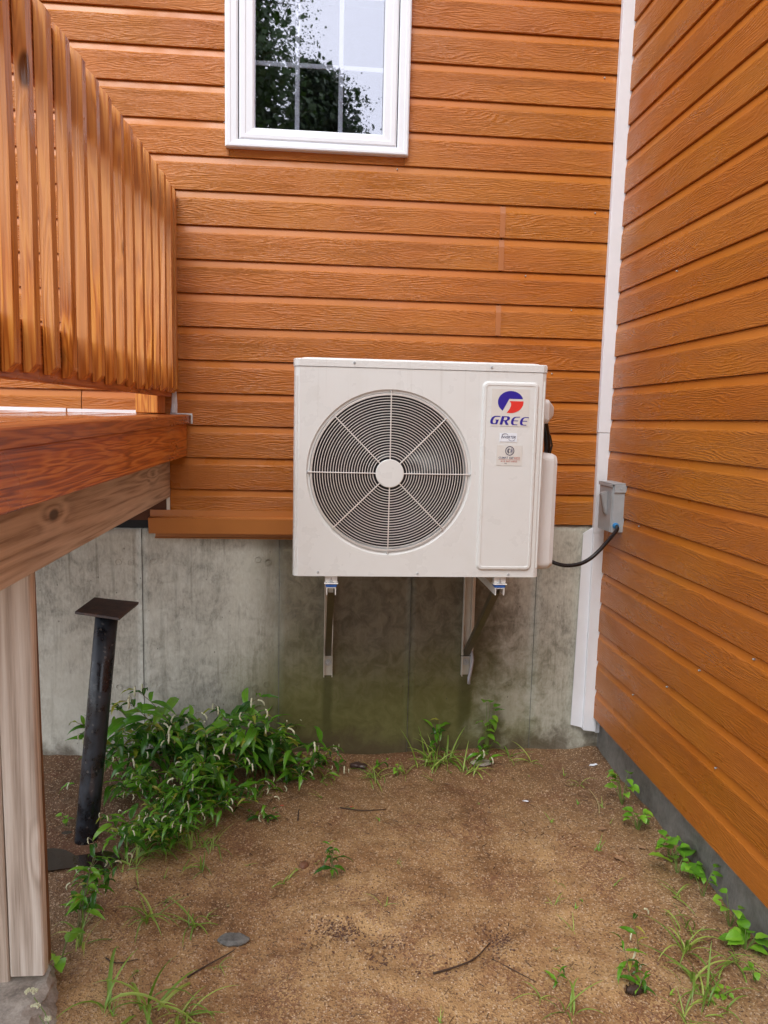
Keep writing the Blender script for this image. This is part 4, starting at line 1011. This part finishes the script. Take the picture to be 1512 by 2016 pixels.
def spike_mesh():
    mb = MB(); n = 9; path = [(0, .034*i/n*math.cos(.1*i), -.0007*i*i*.35) for i in range(n+1)]
    mb.tube(path, [.0010]+[.0026+.0006*math.sin(i*2.2) for i in range(1, n)]+[.0008], 6)
    bmesh.ops.recalc_face_normals(mb.bm, faces=mb.bm.faces)
    me = bpy.data.meshes.new('flower_spike'); mb.bm.to_mesh(me); mb.bm.free(); me.materials.append(M['flower']); return me
SPK = spike_mesh()
def orient(az, el, roll=0.): return Euler((el, roll, az), 'XYZ')      # local +Y points outward; el raises it
def put(root, name, me, loc, az, el, sc, roll=0.):
    o = bpy.data.objects.new(name, me); COL.objects.link(o); o.parent = root; o.location = loc
    o.rotation_euler = Matrix.Rotation(az, 4, 'Z').to_3x3().__matmul__(Matrix.Rotation(el, 4, 'X').to_3x3()).__matmul__(Matrix.Rotation(roll, 4, 'Y').to_3x3()).to_euler()
    o.scale = (sc, sc, sc); return o
def smartweed(seed, h, lean_az, lean, nstem, loc, label, group=None, meshes=None, lsc=1., spikes=2, stemr=.0022, name='smartweed_plant'):
    rnd = random.Random(seed); root = thing(name, label, 'weed', loc, group); mb = MB(); meshes = meshes or LM
    for s in range(nstem):
        az = lean_az + rnd.uniform(-.9, .9); ln = lean*rnd.uniform(.6, 1.3); hh = h*rnd.uniform(.65, 1.05); n = max(5, int(hh/.03))
        p = Vector((rnd.uniform(-.012, .012), rnd.uniform(-.012, .012), -.01)); el = 1.5-ln*.25; path = [p.copy()]; kaz = az
        for i in range(n):
            el -= (ln*.9)/n + rnd.uniform(-.06, .06); kaz += rnd.uniform(-.13, .13)
            p = p + hh/n*Vector((math.cos(kaz)*math.cos(el), math.sin(kaz)*math.cos(el), max(-.6, math.sin(el)))); 
            if p.z < .006: p.z = .006
            path.append(p.copy())
        mb.tube(path, [stemr*(1-.6*i/n) for i in range(n+1)], 5)
        la = rnd.uniform(0, 6.28)
        for i in range(2, n+1):
            la += 2.4+rnd.uniform(-.5, .5); sc = lsc*(rnd.uniform(.75, 1.2))*(.62+.55*math.sin(math.pi*min(1, i/n*.9)))
            put(root, 'leaf', rnd.choice(meshes), path[i], la, rnd.uniform(-.35, .75), sc, rnd.uniform(-.5, .5))
            if rnd.random() < .42: put(root, 'leaf', rnd.choice(meshes), path[i], la+2.2, rnd.uniform(-.3, .8), sc*.7, rnd.uniform(-.4, .4))
        for q in range(spikes):
            if rnd.random() < .8:
                e = path[-1-rnd.randint(0, min(2, n-2))]; a = rnd.uniform(0, 6.28); b = e+Vector((math.cos(a)*.02, math.sin(a)*.02, .022)); c_ = e+Vector((math.cos(a)*.04, math.sin(a)*.04, .026))
                mb.tube([e, b, c_], .0007, 4); put(root, 'flower_spike', SPK, c_, a-1.57, rnd.uniform(-1.2, .2), rnd.uniform(.7, 1.25))
    o = mb.build('stem', M['stem']); o.parent = root; o.location = (0, 0, 0); return root
def copy_thing(root, loc, rz, sc, label=None):
    r = root.copy(); COL.objects.link(r); r.location = loc; r.rotation_euler = (0, 0, rz); r.scale = (sc, sc, sc)
    if label: r['label'] = label
    for ch in list(root.children):
        c_ = ch.copy(); COL.objects.link(c_); c_.parent = r
    return r
GRP = 'smartweed plants in the dense clump beside the black pile'
LBL = 'leafy green smartweed with cream flower spikes in the dense clump beside the black pile'
prng = random.Random(21)
protos = []
spots = []
# back of the clump along the foundation
for i in range(21):
    x = -.90+.80*(i+.5)/21+prng.uniform(-.03, .03); y = -.10-.14*prng.random(); h = prng.uniform(.36, .52)*(1-.35*max(0, (x+.35)/.3) if x > -.35 else 1)
    spots.append((x, y, h))
for i in range(17):
    x = -.86+.42*prng.random(); y = -.26-.36*prng.random(); spots.append((x, y, prng.uniform(.26, .38)))
for i in range(9):
    x = -.80+.32*prng.random(); y = -.58-.26*prng.random(); spots.append((x, y, prng.uniform(.20, .30)))
for i, (x, y, h) in enumerate(spots):
    if i < 6:
        p = smartweed(100+i, .36, -1.4, .7+.11*i, 2, (x, y, gh(x, y)), LBL, GRP, lsc=1.12); p.scale = (h/.36,)*3; protos.append(p)
    else: copy_thing(protos[prng.randrange(6)], (x, y, gh(x, y)), prng.uniform(-1.1, 1.1), max(.62, h/.36))
smartweed(301, .46, -.5, .35, 1, (-.87, -.14, 0), 'tallest dark-leaved smartweed stem rising right beside the black pile', None, lsc=1.2)
smartweed(302, .40, .35, 1.0, 2, (-.27, -.14, 0), 'smartweed leaning right with raised cream flower spikes at the clump right end')
smartweed(303, .46, .0, 2.3, 4, (-.28, -.13, .0), 'trailing smartweed sprawling right along the foot of the foundation', lsc=.75)
smartweed(304, .24, .0, 1.9, 4, (-.07, -.14, .0), 'low smartweed at the far right tip of the trailing stems', lsc=.7)
smartweed(305, .42, -.1, 2.5, 3, (-.43, -.48, .0), 'smartweed runner lying flat on soil in front of the clump', lsc=.6, spikes=1)
smartweed(306, .28, -.9, 1.4, 3, (-.78, -.68, 0), 'smartweed spilling forward at the pipe foot', lsc=.9)
smartweed(307, .27, 1.2, .9, 6, (-.77, -1.24, 0), 'separate leafy smartweed growing beside the bleached deck post', lsc=.85)
smartweed(318, .13, 1.57, .25, 3, (.061, -1.034, gh(.06, -1.03)), 'small upright leafy sprout alone in the middle of bare sand', lsc=.62, spikes=0)
smartweed(309, .19, 2.3, 1.0, 1, (.93, -1.60, 0), 'arching smartweed sprig reaching left on the sand at lower right', lsc=.7, spikes=1)
smartweed(310, .09, .6, .9, 2, (.95, -1.635, 0), 'little smartweed sprout over the pine cone', lsc=.6, spikes=1)
smartweed(311, .17, 1.6, .35, 1, (1.03, -1.47, 0), 'slender smartweed seedling with flower head before the side footing', lsc=.55, spikes=2)
smartweed(312, .25, 1.57, .3, 2, (.60, -.075, 0), 'upright narrow-leaved smartweed against the foundation between bracket and seam', lsc=.95, spikes=1)
smartweed(313, .14, -.8, 1.2, 2, (.77, -.09, 0), 'short smartweed at the foundation foot beside the paper scrap', lsc=.7)
smartweed(314, .11, .5, 1.2, 2, (.26, -.19, 0), 'low leafy tuft beside the dark wet lumps', lsc=.6, spikes=0)
smartweed(315, .10, 1., .7, 1, (.71, -1.58, 0), 'thin sprig with pointed leaves on bare sand, low right of centre', lsc=.55, spikes=0)
# yarrow-like flowers at the stone
YF_ = thing('white_flower', 'white flower heads on a thin stalk at the foot of the deck post', 'flower', (-.68, -1.72, .03))
mb = MB(); P0 = [(-.66, -1.80, .02), (-.675, -1.76, .07), (-.705, -1.72, .10), (-.74, -1.70, .13)]; mb.tube(P0, .0014, 5); mb.tube([P0[1], (-.715, -1.735, .105)], .001, 4); mb.build('stem', M['stem_green'], YF_)
for (x, y, z, r_) in ((-.745, -1.70, .150, .017), (-.730, -1.715, .118, .011), (-.695, -1.73, .092, .009)):
    mb = MB()
    for k in range(26): a, q = random.uniform(0, 6.28), r_*math.sqrt(random.random()); mb.box(x+q*math.cos(a)-.0018, x+q*math.cos(a)+.0018, y+.6*q*math.sin(a)-.0018, y+.6*q*math.sin(a)+.0018, z-.001-.2*q, z+.0025-.2*q+.0001*k)
    mb.build('flower_head', M['flower'], YF_)

def ovate(seed, loc, n, sc, h, label, vertical=False):
    rnd = random.Random(seed); root = thing('broadleaf_weed', label, 'weed', loc); mb = MB()
    for i in range(n):
        a = rnd.uniform(0, 6.28); hh = h*rnd.uniform(.3, 1.) if not vertical else h*(i+1)/n
        rr = .35*h*rnd.uniform(.4, 1.2) if not vertical else .012
        tip = Vector((math.cos(a)*rr, math.sin(a)*rr, hh))
        if vertical: tip.x += .25*h*math.sin(i*.7)*.3
        mb.tube([(0, 0, -.01), tip*.5+Vector((0, 0, .1*hh)), tip], [.0016, .0013, .0009], 5)
        put(root, 'leaf', rnd.choice(OM), tip, a-1.57, rnd.uniform(-.5, .35), sc*rnd.uniform(.65, 1.15), rnd.uniform(-.3, .3))
    o = mb.build('stem', M['stem_green']); o.parent = root; o.location = (0, 0, 0); return root
ovate(1, (1.345, -.545, .01), 12, .85, .14, 'round-leaved weed farthest back against the side footing')
ovate(2, (1.325, -.76, .01), 13, .68, .09, 'bright round-leaved weed, second back along the side footing')
ovate(3, (1.355, -.985, .01), 8, .70, .11, 'pale round-leaved weed right behind the biggest leaf at the side footing')
ovate(4, (1.350, -1.055, .01), 6, 1.55, .10, 'weed with the biggest glossy leaves halfway along the side footing')
ovate(5, (1.380, -1.10, .01), 8, .60, .08, 'small-leaved weed touching the footing right of the biggest leaves')
ovate(6, (1.375, -1.20, .01), 6, .62, .11, 'thin seedling cluster in front of the biggest-leaved weed')
ovate(7, (1.385, -1.36, .01), 8, .85, .12, 'tall round-leaved weed near the frame edge by the side footing')
ovate(8, (1.370, -1.48, .01), 12, 1.05, .07, 'shiny low broadleaf weed nearest the camera at the side footing')
ovate(9, (.845, -.045, .0), 15, 1.05, .30, 'climbing round-leaved vine against the foundation right of centre', True)
ovate(10, (-.765, -1.43, .02), 6, .72, .10, 'bright round-leaved weed at the foot of the bleached deck post')
ovate(11, (-1.02, -.60, .0), 5, .5, .05, 'tiny clover-like weed in the shade behind the deck post')
ovate(12, (1.20, -1.66, .0), 7, .42, .04, 'small bright clover-like weed among the grass at lower right')
ovate(13, (1.33, -1.60, .0), 5, .42, .05, 'tiny clover-like weed at the frame edge, lower right')
ovate(14, (.38, -.21, .0), 6, .38, .04, 'tiny round-leaved seedling on soil before the foundation seam')

def grass(seed, loc, n, L, spread, label, group=None):
    rnd = random.Random(seed); root = thing('grass_tuft', label, 'grass tuft', loc, group)
    L *= 1.25
    for i in range(int(n*1.15)+1):
        a = rnd.uniform(0, 6.28); r_ = spread*rnd.random()
        put(root, 'blade', rnd.choice(GM), (r_*math.cos(a), r_*math.sin(a), -.004), rnd.uniform(0, 6.28), rnd.uniform(.1, 1.15), L/.10*rnd.uniform(.6, 1.15), rnd.uniform(-.3, .3))
    return root
G = [(-.60, -.80, 14, .12, .06, 'dense pale grass under the front of the leafy clump'),
 (-.50, -.78, 14, .10, .07, 'grass fringe right of the leafy clump base'),
 (-.68, -.90, 14, .11, .05, 'grass spilling toward the dark puddle'),
 (-.46, -.64, 12, .09, .06, 'sparse grass strip climbing right from the clump'),
 (-.40, -.80, 12, .08, .05, 'matted grass with dark leaves right of the clump fringe'),
 (-.42, -.93, 6, .10, .03, 'flat thin grass blades just in front of the matted grass'),
 (-.552, -1.22, 12, .11, .03, 'spiky grass tuft in mid left sand'),
 (-.402, -1.247, 9, .10, .02, 'wiry grass tuft with long flat blades left of centre'),
 (-.469, -1.60, 12, .16, .03, 'tall broad-bladed grass at the bottom edge, left'),
 (-.58, -1.60, 5, .20, .02, 'long single curved grass blades rising beside the stone block'),
 (-.37, -1.63, 10, .12, .03, 'bushy grass tuft at the bottom edge right of the tall one'),
 (-.297, -1.437, 4, .05, .01, 'few short blades by the reddish twig'),
 (-.113, -1.026, 5, .08, .02, 'flattened silvery grass left of the lone sprout'),
 (.233, -1.2, 3, .06, .01, 'two-bladed seedling in the bare centre above the scrape'),
 (.275, -.239, 14, .09, .05, 'yellow-green grass beside the dark wet lumps'),
 (.53, -.12, 18, .13, .06, 'arching grass clump at the foundation foot, centre right'),
 (.62, -.10, 14, .14, .04, 'grass mixed with the narrow-leaved weed on the foundation'),
 (.718, -.204, 12, .11, .05, 'broad grass blades lying before the foundation'),
 (.96, -.05, 5, .11, .02, 'thin upright blades on the foundation right of the vine'),
 (1.056, -.107, 4, .10, .01, 'very fine grass stalks on soil right of the vine'),
 (1.227, -.324, 6, .07, .02, 'small grass tuft in shaded soil near the corner'),
 (1.176, -1.47, 9, .12, .03, 'yellow-green grass tuft at lower right, behind the larger one'),
 (1.144, -1.601, 13, .13, .05, 'larger straw-green grass tuft at lower right'),
 (1.149, -1.70, 10, .10, .05, 'bright grass at the bottom right edge'),
 (1.307, -1.524, 8, .10, .03, 'grass tuft beside the shiny low broadleaf weed'),
 (1.276, -1.196, 6, .08, .02, 'pale thin grass left of the thin seedling cluster'),
 (1.24, -1.36, 8, .09, .03, 'sprawling pale grass just left of the tall round-leaved weed'),
 (.721, -1.694, 6, .10, .02, 'upright grass cut by the bottom edge, right of centre'),
 (.656, -1.63, 4, .07, .01, 'three-bladed sprout at bottom right of centre'),
 (.858, -1.336, 3, .05, .01, 'short seedling in bare sand right of the scrape'),
 (.83, -1.20, 3, .05, .01, 'short bent seedling in bare sand farther up from the scrape'),
 (.88, -1.08, 2, .04, .01, 'tiny pale seedling near the tan dry leaf'),
 (.30, -.95, 3, .04, .01, 'tiny pale seedling in the middle of the sand'),
 (-.236, -.40, 6, .08, .02, 'fine grass under the trailing smartweed'),
 (.037, -.231, 6, .08, .03, 'thin bent grass right of the trailing smartweed tip'),
 (-.74, -1.34, 8, .11, .02, 'grass at the base of the separate smartweed'),
 (1.38, -1.66, 10, .12, .04, 'grass in the bottom right corner'),
 (1.04, -1.75, 8, .07, .03, 'yellowish feathery grass on the bottom edge at right'),
 (.42, -.20, 6, .05, .02, 'small grass seedling group below the foundation seam')]
for i, g in enumerate(G): grass(500+i, (g[0], g[1], gh(g[0], g[1])), g[2], g[3], g[4], g[5])
# scattered tiny seedlings
rnd = random.Random(77); proto = None; made = 0
while made < 46:
    x, y = rnd.uniform(-.75, 1.36), rnd.uniform(-1.72, -.12)
    if rnd.random() > .35+.8*max(0, abs(x-.3)-.2): continue
    if made < 3:
        r_ = thing('seedling', 'tiny green seedling poking out of the bare sand', 'weed', (x, y, gh(x, y)), 'tiny seedlings scattered over the sand')
        for i in range(3+made): put(r_, 'leaf', rnd.choice(TM+GM[:1]), (0, 0, 0), rnd.uniform(0, 6.28), rnd.uniform(.2, .9), rnd.uniform(.3, .55))
        proto = (proto or [])+[r_]
    else: copy_thing(rnd.choice(proto), (x, y, gh(x, y)), rnd.uniform(0, 6.28), rnd.uniform(.6, 1.3))
    made += 1

# ------------------------------------------------------------------ trees behind the camera (seen in the window glass)
def tree(x, y, H, Rc, seed, label):
    rnd = random.Random(seed); T = thing('tree', label, 'tree', (x, y, 0)); mb = MB()
    mb.tube([(x, y, -.2), (x+.05, y, H*.3), (x-.04, y+.05, H*.65), (x, y, H*.97)], [.20, .15, .09, .02], 9)
    tips = []
    for i in range(70):
        t = .14+.84*i/70; z = H*t; a = i*2.4; L = Rc*(1-t)**.62*rnd.uniform(.6, 1.15)+.15
        e = Vector((x+L*math.cos(a), y+L*math.sin(a), z+L*.20)); s = Vector((x, y, z)); mb.tube([s, s.lerp(e, .5)+Vector((0, 0, .06*L)), e], [.035*(1-t)+.008, .015, .004], 5); tips.append((s, e, L))
    mb.build('trunk', M['bark'], T)
    vs, fs = [], []
    for s, e, L in tips:
        for k in range(int(260+760*L)):
            core = rnd.random() < .42
            t = rnd.random()**(1.1 if core else .6)*(.7 if core else 1); p = s.lerp(e, t); sp = .10+.16*L*(1-abs(t-.6)); p = p+Vector((rnd.gauss(0, sp), rnd.gauss(0, sp), rnd.gauss(0, sp*.55)-.02))
            d_ = Vector((rnd.gauss(0, 1), rnd.gauss(0, 1), rnd.gauss(-.3, .6))).normalized()*(rnd.uniform(.10, .17) if core else rnd.uniform(.03, .06)); w_ = d_.cross(Vector((rnd.random(), rnd.random(), .5))).normalized()*d_.length*.42; n0 = len(vs)
            vs += [p-d_*.5, p+w_, p+d_*.5, p-w_]; fs.append((n0, n0+1, n0+2, n0+3))
    me = bpy.data.meshes.new('crown'); me.from_pydata(vs, [], fs); link('crown', me, M['tree_leaf'], T)
tree(-1.75, -10.2, 12.2, 2.5, 5, 'dark leafy tree standing behind, reflected in the left panes')
tree(-.15, -11.4, 8.3, 2.3, 9, 'lower leafy tree beside it, reflected in the lower middle pane')
